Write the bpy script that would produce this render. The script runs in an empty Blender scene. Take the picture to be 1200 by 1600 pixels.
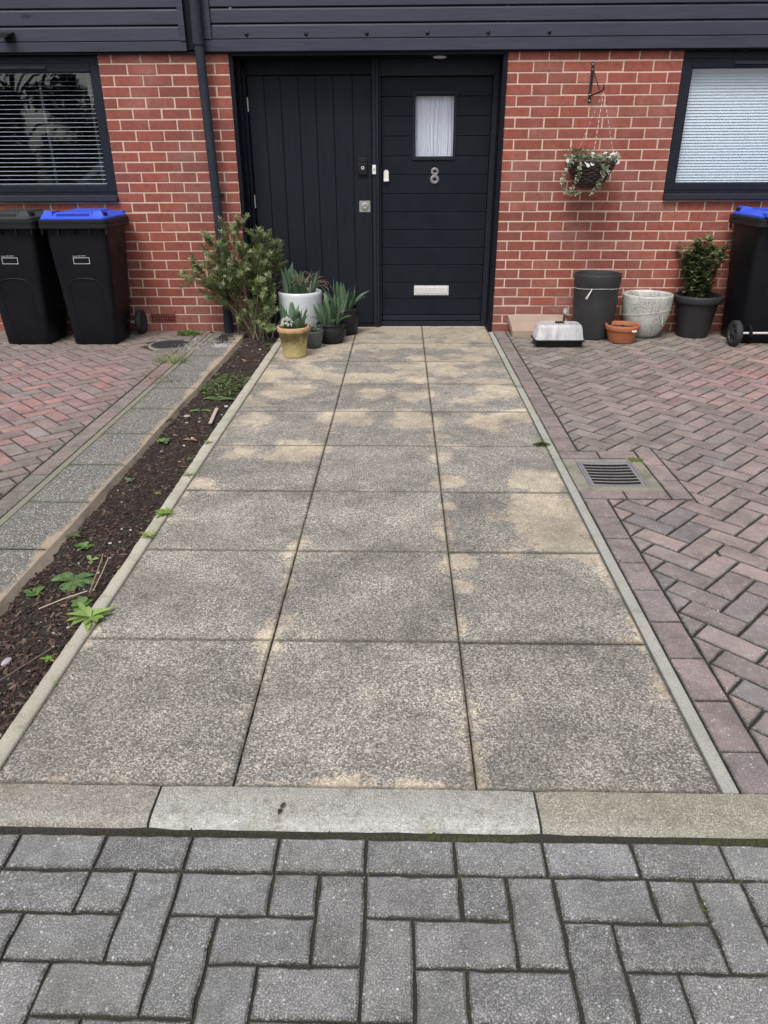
import bpy, bmesh, math, random
from mathutils import Vector, Matrix, noise
PI = math.pi
rad = math.radians
S = bpy.context.scene
COL = S.collection

# ------------------------------------------------------------------ camera
cam_d = bpy.data.cameras.new('camera'); cam = bpy.data.objects.new('camera', cam_d); COL.objects.link(cam)
cam_d.sensor_fit = 'HORIZONTAL'; cam_d.sensor_width = 36.0; cam_d.lens = 36.0 * 1133.84 / 1200.0
cam_d.clip_start = 0.05; cam_d.clip_end = 3000
def cam_rot(pitch, yaw, roll):
    cp, sp = math.cos(pitch), math.sin(pitch)
    f = Vector((math.sin(yaw) * cp, math.cos(yaw) * cp, -sp)); r = Vector((math.cos(yaw), -math.sin(yaw), 0))
    d = f.cross(r)
    r2 = math.cos(roll) * r + math.sin(roll) * d; d2 = -math.sin(roll) * r + math.cos(roll) * d
    return Matrix((r2, -d2, -f)).transposed()
cam.matrix_world = Matrix.Translation((0.0649, -6.4207, 1.3282)) @ cam_rot(0.4487, -0.0243, 0.0042).to_4x4()
S.camera = cam
S.render.resolution_x = 768; S.render.resolution_y = 1024

# ------------------------------------------------------------------ sky, sun, exposure
SUN_EL, SUN_ROT = rad(58), rad(200)
world = bpy.data.worlds.new("World"); S.world = world; world.use_nodes = True
wn = world.node_tree.nodes; wl = world.node_tree.links
bg = wn['Background']
sky = wn.new('ShaderNodeTexSky'); sky.sky_type = 'NISHITA'; sky.sun_disc = False
sky.sun_elevation = SUN_EL; sky.sun_rotation = SUN_ROT; sky.air_density = 1.0; sky.dust_density = 4.0; sky.ozone_density = 1.0
hs = wn.new('ShaderNodeHueSaturation'); hs.inputs['Saturation'].default_value = 0.32
wl.new(sky.outputs[0], hs.inputs['Color']); wl.new(hs.outputs[0], bg.inputs['Color'])
bg.inputs['Strength'].default_value = 0.13
sd = bpy.data.lights.new('sun', 'SUN'); sun = bpy.data.objects.new('sun', sd); COL.objects.link(sun)
sd.energy = 1.5; sd.angle = rad(22); sd.color = (1.0, 0.96, 0.9)
# sun direction: azimuth measured like the sky's sun_rotation (0 = +Y, clockwise from above)
sv = Vector((math.sin(SUN_ROT) * math.cos(SUN_EL), math.cos(SUN_ROT) * math.cos(SUN_EL), math.sin(SUN_EL)))
sun.rotation_euler = sv.to_track_quat('Z', 'Y').to_euler()
sun.location = (0, -8, 8)
S.view_settings.view_transform = 'Standard'; S.view_settings.look = 'None'
S.view_settings.gamma = 1; S.view_settings.exposure = 0.5
S.render.engine = 'CYCLES'

# ------------------------------------------------------------------ helpers
def lin(r, g=None, b=None):
    if g is None: r, g, b = r
    def f(c):
        c /= 255.0
        return c / 12.92 if c <= 0.04045 else ((c + 0.055) / 1.055) ** 2.4
    return (f(r), f(g), f(b))
def mixc(a, b, t): return tuple(a[i] * (1 - t) + b[i] * t for i in range(3))
def clamp(x, a=0., b=1.): return max(a, min(b, x))
def sstep(a, b, x):
    t = clamp((x - a) / (b - a)); return t * t * (3 - 2 * t)
def nz(x, y, z=0., s=1.): return noise.noise(Vector((x * s, y * s, z * s)))
def fbm(x, y, z, s, o=4): return noise.fractal(Vector((x * s, y * s, z * s)), 1.0, 2.0, o)

class MB:
    """collects geometry; build() links it as one mesh object"""
    def __init__(s, origin=(0, 0, 0)): s.v = []; s.f = []; s.c = []; s.mi = []; s.sm = []
    def add(s, verts, faces, col=(1, 1, 1), mi=0, smooth=False):
        o = len(s.v); s.v += [tuple(p) for p in verts]
        for f in faces:
            s.f.append(tuple(i + o for i in f)); s.c.append(col); s.mi.append(mi); s.sm.append(smooth)
    def box(s, a, b, col=(1, 1, 1), mi=0, bev=0.0, M=None):
        x0, y0, z0 = a; x1, y1, z1 = b
        if bev > 0:
            bm = bmesh.new()
            vs = [bm.verts.new(p) for p in [(x0, y0, z0), (x1, y0, z0), (x1, y1, z0), (x0, y1, z0), (x0, y0, z1), (x1, y0, z1), (x1, y1, z1), (x0, y1, z1)]]
            for f in [(3, 2, 1, 0), (4, 5, 6, 7), (0, 1, 5, 4), (1, 2, 6, 5), (2, 3, 7, 6), (3, 0, 4, 7)]: bm.faces.new([vs[i] for i in f])
            bmesh.ops.bevel(bm, geom=bm.edges[:], offset=bev, segments=2, profile=0.6, affect='EDGES', clamp_overlap=True)
            bm.verts.index_update()
            pts = [v.co.copy() for v in bm.verts]
            if M: pts = [M @ p for p in pts]
            s.add(pts, [[v.index for v in f.verts] for f in bm.faces], col, mi); bm.free(); return
        p = [Vector(q) for q in [(x0, y0, z0), (x1, y0, z0), (x1, y1, z0), (x0, y1, z0), (x0, y0, z1), (x1, y0, z1), (x1, y1, z1), (x0, y1, z1)]]
        if M: p = [M @ q for q in p]
        s.add(p, [(3, 2, 1, 0), (4, 5, 6, 7), (0, 1, 5, 4), (1, 2, 6, 5), (2, 3, 7, 6), (3, 0, 4, 7)], col, mi)
    def tube(s, pts, r, n=8, col=(1, 1, 1), mi=0, cap=True):
        pts = [Vector(p) for p in pts]
        rr = r if isinstance(r, (list, tuple)) else [r] * len(pts)
        V = []; up = Vector((0, 0, 1)); prev = None
        for i, p in enumerate(pts):
            t = (pts[min(i + 1, len(pts) - 1)] - pts[max(i - 1, 0)])
            if t.length < 1e-9: t = Vector((0, 0, 1))
            t.normalize()
            a = prev if prev is not None else (Vector((1, 0, 0)) if abs(t.x) < .8 else Vector((0, 1, 0)))
            a = (a - t * a.dot(t)).normalized(); b = t.cross(a); prev = a
            for k in range(n):
                an = 2 * PI * k / n; V.append(p + (a * math.cos(an) + b * math.sin(an)) * rr[i])
        F = []
        for i in range(len(pts) - 1):
            for k in range(n):
                F.append((i * n + k, i * n + (k + 1) % n, (i + 1) * n + (k + 1) % n, (i + 1) * n + k))
        s.add(V, F, col, mi, True)
        if cap:
            s.add(V[:n], [tuple(range(n))[::-1]], col, mi); s.add(V[-n:], [tuple(range(n))], col, mi)
    def lathe(s, prof, n=48, c=(0, 0, 0), col=(1, 1, 1), mi=0, wob=0.0, M=None):
        V = []; F = []
        for i, (r, z) in enumerate(prof):
            for k in range(n):
                a = 2 * PI * k / n; q = r * (1 + wob * math.sin(a * 3 + z * 9))
                p = Vector((c[0] + q * math.cos(a), c[1] + q * math.sin(a), c[2] + z)); V.append(M @ p if M else p)
        for i in range(len(prof) - 1):
            for k in range(n):
                F.append((i * n + k, i * n + (k + 1) % n, (i + 1) * n + (k + 1) % n, (i + 1) * n + k))
        s.add(V, F, col, mi, True)
    def loft(s, rings, col=(1, 1, 1), mi=0, cap=(True, True), smooth=False):
        n = len(rings[0]); V = [p for r in rings for p in r]; F = []
        for i in range(len(rings) - 1):
            for k in range(n): F.append((i * n + k, i * n + (k + 1) % n, (i + 1) * n + (k + 1) % n, (i + 1) * n + k))
        s.add(V, F, col, mi, smooth)
        if cap[0]: s.add(rings[0], [tuple(range(n))[::-1]], col, mi)
        if cap[1]: s.add(rings[-1], [tuple(range(n))], col, mi)
    def leaf(s, p, d, up, L, W, bend=0.3, fold=0.25, n=4, col=(1, 1, 1), shape=0, mi=0, twist=0.0):
        d = Vector(d).normalized(); up = Vector(up)
        side = d.cross(up)
        if side.length < 1e-4: side = d.cross(Vector((1, .1, 0)))
        side.normalize(); nrm = side.cross(d).normalized()
        if twist:
            q = Matrix.Rotation(twist, 3, d); side = q @ side; nrm = q @ nrm
        V = []; p = Vector(p); cur = p.copy(); dd = d.copy()
        for i in range(n + 1):
            t = i / n
            if shape == 0: w = math.sin(PI * (0.06 + 0.94 * t) ** 0.8) if t < 1 else 0
            elif shape == 1: w = (1 - t) ** 0.6 * min(1, t * 4 + .5)
            elif shape == 3: w = (max(0.0, math.sin(PI * min(1, .14 + .76 * t))) ** .6 * (.7 + .3 * math.sin(PI * t)) * (1 if t < .85 else .8)) if t < 1 else 0.12
            else: w = math.sin(PI * min(1, t ** 1.4 * 0.93 + .05)) if t < 1 else 0
            w = max(w, 0.03) * W * 0.5
            V += [cur - side * w + nrm * w * fold, cur.copy(), cur + side * w + nrm * w * fold]
            cur = cur + dd * (L / n)
            ax = Matrix.Rotation(-bend / n, 3, side); dd = ax @ dd; nrm = ax @ nrm
        F = []
        for i in range(n):
            a = i * 3; F += [(a, a + 1, a + 4, a + 3), (a + 1, a + 2, a + 5, a + 4)]
        s.add(V, F, col, mi, True)
    def build(s, name, mats, parent=None, loc=None, flip=False):
        me = bpy.data.meshes.new(name)
        V = s.v
        if loc is not None: V = [(p[0] - loc[0], p[1] - loc[1], p[2] - loc[2]) for p in V]
        me.from_pydata(V, [], s.f)
        ca = me.color_attributes.new('Col', 'FLOAT_COLOR', 'CORNER')
        buf = []
        for f, c in zip(s.f, s.c):
            if isinstance(c, list): 
                for q in c: buf += [q[0], q[1], q[2], 1.0]
            else: buf += [c[0], c[1], c[2], 1.0] * len(f)
        ca.data.foreach_set('color', buf)
        me.polygons.foreach_set('material_index', s.mi); me.polygons.foreach_set('use_smooth', s.sm)
        for m in (mats if isinstance(mats, (list, tuple)) else [mats]): me.materials.append(m)
        me.update()
        o = bpy.data.objects.new(name, me); COL.objects.link(o)
        if loc is not None: o.location = loc
        if parent: o.parent = parent
        return o
def tag(o, label=None, cat=None, group=None, kind=None):
    if label: o['label'] = label
    if cat: o['category'] = cat
    if group: o['group'] = group
    if kind: o['kind'] = kind
    return o
def thing(name, loc, label, cat, group=None, rz=0):
    e = bpy.data.objects.new(name, None); COL.objects.link(e); e.location = loc; e.rotation_euler = (0, 0, rz)
    e.empty_display_size = 0.1
    return tag(e, label, cat, group)
def text_mesh(body, size, extrude=0.0004):
    cu = bpy.data.curves.new('lettering', 'FONT'); cu.body = body; cu.size = size; cu.extrude = extrude
    cu.offset = size * 0.02
    to = bpy.data.objects.new('lettering', cu); COL.objects.link(to)
    dg = bpy.context.evaluated_depsgraph_get(); ev = to.evaluated_get(dg); me = bpy.data.meshes.new_from_object(ev)
    v = [p.co.copy() for p in me.vertices]; f = [tuple(p.vertices) for p in me.polygons]
    bpy.data.objects.remove(to); bpy.data.curves.remove(cu); bpy.data.meshes.remove(me)
    return v, f

# ------------------------------------------------------------------ materials
class NT:
    def __init__(s, name):
        s.m = bpy.data.materials.new(name); s.m.use_nodes = True; s.t = s.m.node_tree; s.n = s.t.nodes; s.l = s.t.links
        s.b = s.n['Principled BSDF']; s.out = s.n['Material Output']
    def new(s, t, **k):
        n = s.n.new(t)
        for a, b in k.items(): setattr(n, a, b)
        return n
    def co(s): 
        if not hasattr(s, '_co'): s._co = s.new('ShaderNodeTexCoord').outputs['Object']
        return s._co
    def scaled(s, v):
        mp = s.new('ShaderNodeMapping'); mp.inputs['Scale'].default_value = v; s.l.new(s.co(), mp.inputs[0]); return mp.outputs[0]
    def noise(s, scale, detail=4, rough=0.55, vec=None):
        n = s.new('ShaderNodeTexNoise'); n.inputs['Scale'].default_value = scale; n.inputs['Detail'].default_value = detail; n.inputs['Roughness'].default_value = rough
        s.l.new(vec or s.co(), n.inputs['Vector']); return n.outputs['Fac']
    def voro(s, scale, feat='F1', out='Distance', vec=None, rnd=1.0):
        n = s.new('ShaderNodeTexVoronoi'); n.feature = feat; n.inputs['Scale'].default_value = scale; n.inputs['Randomness'].default_value = rnd
        s.l.new(vec or s.co(), n.inputs['Vector']); return n.outputs[out]
    def ramp(s, fac, stops, interp='LINEAR'):
        r = s.new('ShaderNodeValToRGB'); e = r.color_ramp.elements; r.color_ramp.interpolation = interp
        while len(e) < len(stops): e.new(0.5)
        for i, (p, c) in enumerate(stops):
            e[i].position = p; e[i].color = (c, c, c, 1) if not isinstance(c, (tuple, list)) else (*c[:3], 1)
        s.l.new(fac, r.inputs[0]); return r.outputs[0]
    def mix(s, fac, a, b, mode='MIX'):
        m = s.new('ShaderNodeMix'); m.data_type = 'RGBA'; m.blend_type = mode; m.clamp_factor = True
        for i, v in ((0, fac), (6, a), (7, b)):
            if isinstance(v, (int, float)): m.inputs[i].default_value = v if i == 0 else (v, v, v, 1)
            elif isinstance(v, (tuple, list)): m.inputs[i].default_value = (*v[:3], 1)
            else: s.l.new(v, m.inputs[i])
        return m.outputs[2]
    def math(s, op, a, b=0.5):
        m = s.new('ShaderNodeMath'); m.operation = op
        for i, v in ((0, a), (1, b)):
            if isinstance(v, (int, float)): m.inputs[i].default_value = v
            else: s.l.new(v, m.inputs[i])
        return m.outputs[0]
    def attr(s):
        a = s.new('ShaderNodeAttribute'); a.attribute_name = 'Col'; return a.outputs['Color']
    def sep(s, c):
        q = s.new('ShaderNodeSeparateColor'); s.l.new(c, q.inputs[0]); return q.outputs
    def color(s, c):
        if isinstance(c, (tuple, list)): s.b.inputs['Base Color'].default_value = (*c[:3], 1)
        else: s.l.new(c, s.b.inputs['Base Color'])
    def rough(s, r):
        if isinstance(r, (int, float)): s.b.inputs['Roughness'].default_value = r
        else: s.l.new(r, s.b.inputs['Roughness'])
    def bump(s, h, strength=0.5, dist=0.002):
        b = s.new('ShaderNodeBump'); b.inputs['Strength'].default_value = strength; b.inputs['Distance'].default_value = dist
        s.l.new(h, b.inputs['Height']); s.l.new(b.outputs[0], s.b.inputs['Normal'])

def simple(name, col, rough=0.5, metal=0.0, var=0.15, nscale=20, bump=0.0, bscale=200, spec=None):
    t = NT(name)
    f = t.noise(nscale, 5)
    t.color(t.mix(f, mixc(col, (0, 0, 0), var), tuple(min(.9, q * (1 + var * 1.3) + .012 * var) for q in col)))
    t.rough(t.ramp(t.noise(nscale * 2.3, 3), [(0.3, clamp(rough - .08)), (0.7, clamp(rough + .1))]))
    t.b.inputs['Metallic'].default_value = metal
    if spec is not None: t.b.inputs['Specular IOR Level'].default_value = spec
    if bump: t.bump(t.noise(bscale, 4), bump, 0.001)
    return t.m

def mat_speckled(name, use_attr=True, base=(.17, .17, .175), fine=420, spots=True, lightamt=.5, darkamt=.45, moss=0.0, rough=.85):
    """concrete block: tone from the block, fine sand speckle, pale chips"""
    t = NT(name); c = t.attr() if use_attr else None
    base_c = c if use_attr else base
    sp = t.noise(fine, 3, .75)
    c1 = t.mix(t.ramp(sp, [(0.36, 1), (0.52, 0)]), base_c, t.mix(1.0, base_c, 1 - darkamt, 'MULTIPLY'))
    c1 = t.mix(t.ramp(t.noise(fine * .8, 3, .75), [(0.5, 0), (0.66, lightamt)]), c1, (.68, .67, .65))
    if spots:
        wv = t.new('ShaderNodeVectorMath'); wv.operation = 'ADD'; t.l.new(t.co(), wv.inputs[0]); nn_ = t.new('ShaderNodeTexNoise'); nn_.inputs['Scale'].default_value = 120; t.l.new(t.co(), nn_.inputs['Vector']); sc_ = t.new('ShaderNodeVectorMath'); sc_.operation = 'SCALE'; sc_.inputs['Scale'].default_value = .008; t.l.new(nn_.outputs['Color'], sc_.inputs[0]); t.l.new(sc_.outputs[0], wv.inputs[1])
        d = t.voro(85, vec=wv.outputs[0]); v2 = t.voro(85, out='Color', vec=wv.outputs[0]); pick = t.sep(v2)[0]
        m = t.math('MULTIPLY', t.ramp(d, [(0.10, 1), (0.26, 0)]), t.ramp(pick, [(0.5, 0), (0.85, 1)]))
        c1 = t.mix(t.math('MULTIPLY', m, .75), c1, (.66, .65, .63))
    mac = t.noise(7, 4)
    c1 = t.mix(t.ramp(mac, [(.35, .42), (.6, 0)]), c1, (.045, .042, .038)); c1 = t.mix(t.ramp(t.noise(34, 5, .8), [(.5, 0), (.72, .38)]), c1, (.38, .37, .35)); c1 = t.mix(t.ramp(t.noise(19, 5, .8), [(.32, .45), (.46, 0)]), c1, (.05, .048, .045))
    if moss: c1 = t.mix(t.ramp(t.noise(3.1, 5, .7), [(.55, 0), (.75, moss)]), c1, (.09, .10, .045))
    t.color(c1); t.rough(rough)
    t.bump(t.math('ADD', sp, t.math('MULTIPLY', mac, .6)), .55, .0015)
    return t.m

M = {}
# brick
t = NT('red_brick_face'); c = t.attr()
f = t.noise(26, 5, .6); fine = t.noise(260, 3, .7)
c1 = t.mix(t.ramp(f, [(.32, .55), (.56, 0)]), c, (.12, .033, .03)); c1 = t.mix(t.ramp(t.noise(70, 5, .8), [(.56, 0), (.72, .45)]), c1, (.40, .17, .13))
c1 = t.mix(t.ramp(fine, [(.6, 0), (.78, .35)]), c1, (.42, .17, .14))
c1 = t.mix(t.ramp(t.noise(150, 2, .5), [(.24, .8), (.3, 0)]), c1, (.05, .02, .02))
st = t.noise(2.2, 5, .65)
c1 = t.mix(t.ramp(st, [(.5, 0), (.72, .3)]), c1, (.42, .28, .25)); c1 = t.mix(t.ramp(t.noise(1.1, 5, .6, t.scaled((1.5, 1, .5))), [(.48, 0), (.68, .3)]), c1, (.10, .045, .04))
t.color(c1); t.rough(.8); t.bump(t.math('ADD', t.noise(90, 4), t.math('MULTIPLY', fine, .5)), .5, .0016); M['brick'] = t.m
t = NT('lime_mortar'); c1 = t.mix(t.noise(60, 5), (.46, .33, .26), (.72, .56, .45)); c1 = t.mix(t.ramp(t.noise(2.3, 4), [(.5, 0), (.75, .35)]), c1, (.25, .18, .15))
t.color(c1); t.rough(.95); t.bump(t.noise(300, 3), .6, .001); M['mortar'] = t.m
# dark joinery paint and cladding
def painted(name, col, streak=(1, 1, 1), rough=.45, grain=.25, light=0.12):
    t = NT(name); t.b.inputs['Specular IOR Level'].default_value = .13; t.b.inputs['Specular Tint'].default_value = (.8, .86, 1, 1); v = t.scaled(streak)
    g = t.noise(30, 6, .65, v); b = t.noise(4, 4)
    c1 = t.mix(g, mixc(col, (0, 0, 0), .25), mixc(col, (.3, .32, .38), light)); c1 = t.mix(t.ramp(b, [(.4, 0), (.75, .3)]), c1, mixc(col, (.2, .21, .25), .05)); sm = t.noise(55, 6, .85, t.scaled((1, 1, .25))); c1 = t.mix(t.ramp(sm, [(.62, 0), (.74, .12)]), c1, (.22, .22, .24))
    t.color(c1); t.rough(t.ramp(b, [(.3, rough - .06), (.7, rough + .1)])); t.bump(g, grain, .001); return t.m
M['board'] = painted('dark_painted_boards', (.026, .030, .048), (.12, 1, 1.6), .42, .4, .2)
t = NT('dark_painted_cladding'); v = t.scaled((.10, 1, 2.2)); g = t.noise(28, 7, .7, v); b = t.noise(3, 5, .6, t.scaled((.5, 1, 2)))
cc = (.020, .023, .034); t.b.inputs['Specular IOR Level'].default_value = .3; t.b.inputs['Specular Tint'].default_value = (.8, .86, 1, 1)
c1 = t.mix(g, mixc(cc, (0, 0, 0), .35), mixc(cc, (.3, .32, .4), .16)); c1 = t.mix(t.ramp(b, [(.42, 0), (.7, .4)]), c1, (.050, .053, .076))
kn = t.voro(3.0, vec=t.scaled((.55, 1, 1.7))); c1 = t.mix(t.ramp(kn, [(.04, .75), (.10, 0)]), c1, (.012, .013, .02))
wr = t.noise(60, 6, .8, t.scaled((.25, 1, 1.5))); wm = t.math('MULTIPLY', t.ramp(wr, [(.64, 0), (.69, 1)]), t.ramp(t.noise(1.9, 3), [(.52, 0), (.62, 1)]))
c1 = t.mix(t.math('MULTIPLY', wm, .5), c1, (.42, .4, .4))
t.color(c1); t.rough(t.ramp(b, [(.3, .38), (.7, .58)])); t.bump(t.math('ADD', g, kn), .45, .0012); M['clad'] = t.m
M['door'] = painted('dark_door_paint', (.0080, .0095, .0150), (.4, 1, .4), .42, .05, .03)
M['door_v'] = painted('dark_gate_paint', (.0080, .0095, .0148), (1, 1, .08), .45, .35, .045)
M['frame'] = painted('dark_window_frame', (.013, .015, .023), (1, 1, 1), .36, .03, .05)
M['lining'] = painted('dark_lining', (.004, .0045, .008), (1, 1, .3), .45, .1, .03)
M['pipe'] = painted('dark_downpipe_plastic', (.019, .022, .033), (1, 1, .3), .33, .04, .1)
M['black_plastic'] = simple('black_plastic', (.008, .008, .009), .4, var=.3, spec=.25)
M['metal'] = simple('dull_silver_metal', (.70, .70, .70), .42, .5, .3, 60)
M['satin_plate'] = simple('satin_steel_plate', (.30, .30, .30), .45, .5, .25, 60)
M['white_plastic'] = simple('white_plastic', (.72, .71, .66), .35, var=.06)
M['grey_number'] = simple('brushed_grey_metal', (.22, .22, .24), .4, .5, .2, 80)
M['iron'] = simple('black_iron', (.014, .014, .016), .5, .3, .3, 60)
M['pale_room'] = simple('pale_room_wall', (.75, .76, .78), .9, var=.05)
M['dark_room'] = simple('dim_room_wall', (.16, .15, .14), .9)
M['white_print'] = simple('white_print', (.78, .78, .80), .5, var=.08)
# blinds
t = NT('white_blind_slats'); t.color((.86, .89, .93)); t.rough(.45)
tr = t.new('ShaderNodeBsdfTranslucent'); tr.inputs[0].default_value = (.7, .72, .74, 1); mx = t.new('ShaderNodeMixShader'); mx.inputs[0].default_value = .05
t.l.new(t.b.outputs[0], mx.inputs[1]); t.l.new(tr.outputs[0], mx.inputs[2]); t.l.new(mx.outputs[0], t.out.inputs[0]); M['blind'] = t.m
t = NT('sheer_white_curtain'); t.color(t.mix(t.noise(40, 4, .6, t.scaled((4, 1, .15))), (.70, .72, .80), (.93, .94, .98))); t.rough(.9); M['curtain'] = t.m
# glass
def glass(name, refl, tint=(1, 1, 1)):
    t = NT(name); lw = t.new('ShaderNodeLayerWeight'); lw.inputs[0].default_value = .5; fr5 = t.math('ADD', t.math('MULTIPLY', t.math('POWER', lw.outputs['Facing'], 5.0), .9), .042)
    bz = t.noise(1.6, 2); bp = t.new('ShaderNodeBump'); bp.inputs['Strength'].default_value = .05; bp.inputs['Distance'].default_value = .02; t.l.new(bz, bp.inputs['Height'])
    gl = t.new('ShaderNodeBsdfGlossy'); gl.inputs['Roughness'].default_value = .01; t.l.new(bp.outputs[0], gl.inputs['Normal'])
    tp = t.new('ShaderNodeBsdfTransparent'); tp.inputs[0].default_value = (*tint, 1)
    mx = t.new('ShaderNodeMixShader'); t.l.new(t.math('MINIMUM', t.math('MULTIPLY', fr5, refl), .95), mx.inputs[0])
    t.l.new(tp.outputs[0], mx.inputs[1]); t.l.new(gl.outputs[0], mx.inputs[2]); t.l.new(mx.outputs[0], t.out.inputs[0]); return t.m
M['glass'] = glass('window_glass', 3.2, (.88, .94, .99)); M['glass_door'] = glass('door_glass', 1.0, (.93, .94, .96))
# paving
M['grey_block'] = mat_speckled('grey_concrete_block', fine=380, lightamt=.55)
M['red_block'] = mat_speckled('brindle_block', fine=430, lightamt=.36, darkamt=.45)
M['kerb_m'] = mat_speckled('weathered_kerb_concrete', fine=260, lightamt=.4, darkamt=.35, moss=.25)
# exposed aggregate slab: R of Col = clean stain 0..1, G = tone, B = grime
t = NT('exposed_aggregate_slab'); ch = t.sep(t.attr())
v1 = t.voro(250, out='Color'); n1 = t.noise(150, 5, .85); fn = t.noise(430, 3, .85)
h = t.math('ADD', t.math('MULTIPLY', t.sep(v1)[0], .62), t.math('MULTIPLY', t.math('SUBTRACT', n1, .38), 1.55))
dirty = t.ramp(h, [(.08, (.070, .068, .068)), (.34, (.175, .168, .160)), (.55, (.31, .30, .280)), (.75, (.55, .535, .49)), (.96, (.92, .90, .85))])
clean = t.ramp(h, [(.05, (.33, .275, .205)), (.38, (.55, .475, .37)), (.65, (.70, .62, .50)), (.95, (.92, .86, .75))])
edge = t.noise(38, 6, .8); stn = t.ramp(t.math('ADD', ch[0], t.math('MULTIPLY', t.math('SUBTRACT', edge, .5), 1.3)), [(.43, 0), (.60, 1)])
c1 = t.mix(t.math('MULTIPLY', stn, .92), dirty, clean)
c1 = t.mix(t.ramp(fn, [(.36, .6), (.5, 0)]), c1, (.05, .046, .044)); c1 = t.mix(t.ramp(fn, [(.55, 0), (.7, .45)]), c1, (.62, .58, .52))
mac = t.noise(3.4, 6, .62); c1 = t.mix(t.ramp(mac, [(.42, 0), (.68, .42)]), c1, (.11, .10, .10)); c1 = t.mix(t.ramp(t.noise(9, 5, .7), [(.55, 0), (.72, .25)]), c1, (.42, .37, .30))
mt = t.ramp(t.noise(3.6, 8, .74), [(.36, (.60, .582, .57)), (.5, (.85, .82, .79)), (.64, (1.09, 1.035, .955))]); c1 = t.mix(1.0, c1, mt, 'MULTIPLY')
c1 = t.mix(t.math('MULTIPLY', ch[2], .72), c1, (.06, .057, .04)); tone = t.new('ShaderNodeCombineColor')
for i in range(3): t.l.new(ch[1], tone.inputs[i])
c1 = t.mix(1.0, c1, tone.outputs[0], 'MULTIPLY')
t.color(c1); t.rough(.9); t.bump(t.math('ADD', t.voro(190), fn), .7, .002); M['slab'] = t.m
# darker narrow slabs left
t = NT('grey_aggregate_edging_slab'); ch = t.sep(t.attr()); v1 = t.voro(230, out='Color'); h = t.sep(v1)[1]; fn = t.noise(380, 3, .85)
c1 = t.ramp(h, [(0, (.065, .062, .06)), (.55, (.135, .128, .122)), (.85, (.22, .21, .195)), (.97, (.6, .58, .53))]); c1 = t.mix(t.ramp(t.noise(3.5, 6, .7), [(.45, 0), (.68, .3)]), c1, (.25, .22, .18))
c1 = t.mix(t.ramp(fn, [(.36, .55), (.5, 0)]), c1, (.035, .035, .038)); c1 = t.mix(t.ramp(fn, [(.57, 0), (.7, .5)]), c1, (.55, .54, .52))
e = t.ramp(t.math('ADD', ch[0], t.math('MULTIPLY', t.math('SUBTRACT', t.noise(22, 5, .75), .5), .9)), [(.4, 0), (.75, 1)])
c1 = t.mix(t.math('MULTIPLY', e, .8), c1, t.mix(t.noise(40, 4), (.34, .25, .17), (.44, .36, .28)))
c1 = t.mix(t.math('MULTIPLY', ch[2], .8), c1, (.07, .085, .04))
t.color(c1); t.rough(.9); t.bump(fn, .7, .002); M['slab2'] = t.m
t = NT('terracotta_edge'); c1 = t.mix(t.noise(16, 6, .7), (.17, .12, .09), (.40, .345, .275)); t.color(c1); t.rough(.95); t.bump(t.noise(60, 5), .7, .003); M['terra_edge'] = t.m
t = NT('jointing_sand_and_moss'); a = t.noise(5, 6, .7); c1 = t.mix(t.noise(120, 3), (.014, .012, .010), (.045, .040, .033)); c1 = t.mix(t.ramp(a, [(.56, 0), (.72, .8)]), c1, (.045, .055, .016))
t.color(c1); t.rough(1); t.bump(t.noise(200, 4), 1, .004); M['joint'] = t.m
t = NT('dark_soil'); a = t.noise(90, 6, .75); c1 = t.ramp(a, [(.3, (.010, .008, .007)), (.55, (.032, .023, .019)), (.75, (.085, .06, .05))])
c1 = t.mix(t.ramp(t.noise(6, 4), [(.45, 0), (.7, .5)]), c1, (.05, .026, .02)); t.color(c1); t.rough(1); t.bump(t.noise(140, 6, .8), 1, .01); M['soil'] = t.m
t = NT('bark_and_twigs'); t.color(t.mix(t.noise(150, 4), t.attr(), t.mix(1.0, t.attr(), .55, 'MULTIPLY'))); t.rough(.95); M['bark'] = t.m
def leafmat(name, rough=.5, trans=.25, var=.3):
    t = NT(name); c = t.attr(); c1 = t.mix(t.math('MULTIPLY', t.noise(60, 4), var), c, t.mix(1.0, c, .3, 'MULTIPLY')); t.color(c1); t.rough(rough)
    tr = t.new('ShaderNodeBsdfTranslucent'); t.l.new(c1, tr.inputs[0]); mx = t.new('ShaderNodeMixShader'); mx.inputs[0].default_value = trans
    t.l.new(t.b.outputs[0], mx.inputs[1]); t.l.new(tr.outputs[0], mx.inputs[2]); t.l.new(mx.outputs[0], t.out.inputs[0]); return t.m
M['leaf'] = leafmat('foliage'); M['petal'] = leafmat('petals', .6, .3, .08)
t = NT('woody_stem'); t.color(t.mix(t.noise(80, 4), t.attr(), t.mix(1.0, t.attr(), .5, 'MULTIPLY'))); t.rough(.85); t.bump(t.noise(150, 4), .6, .002); M['stem'] = t.m
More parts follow.
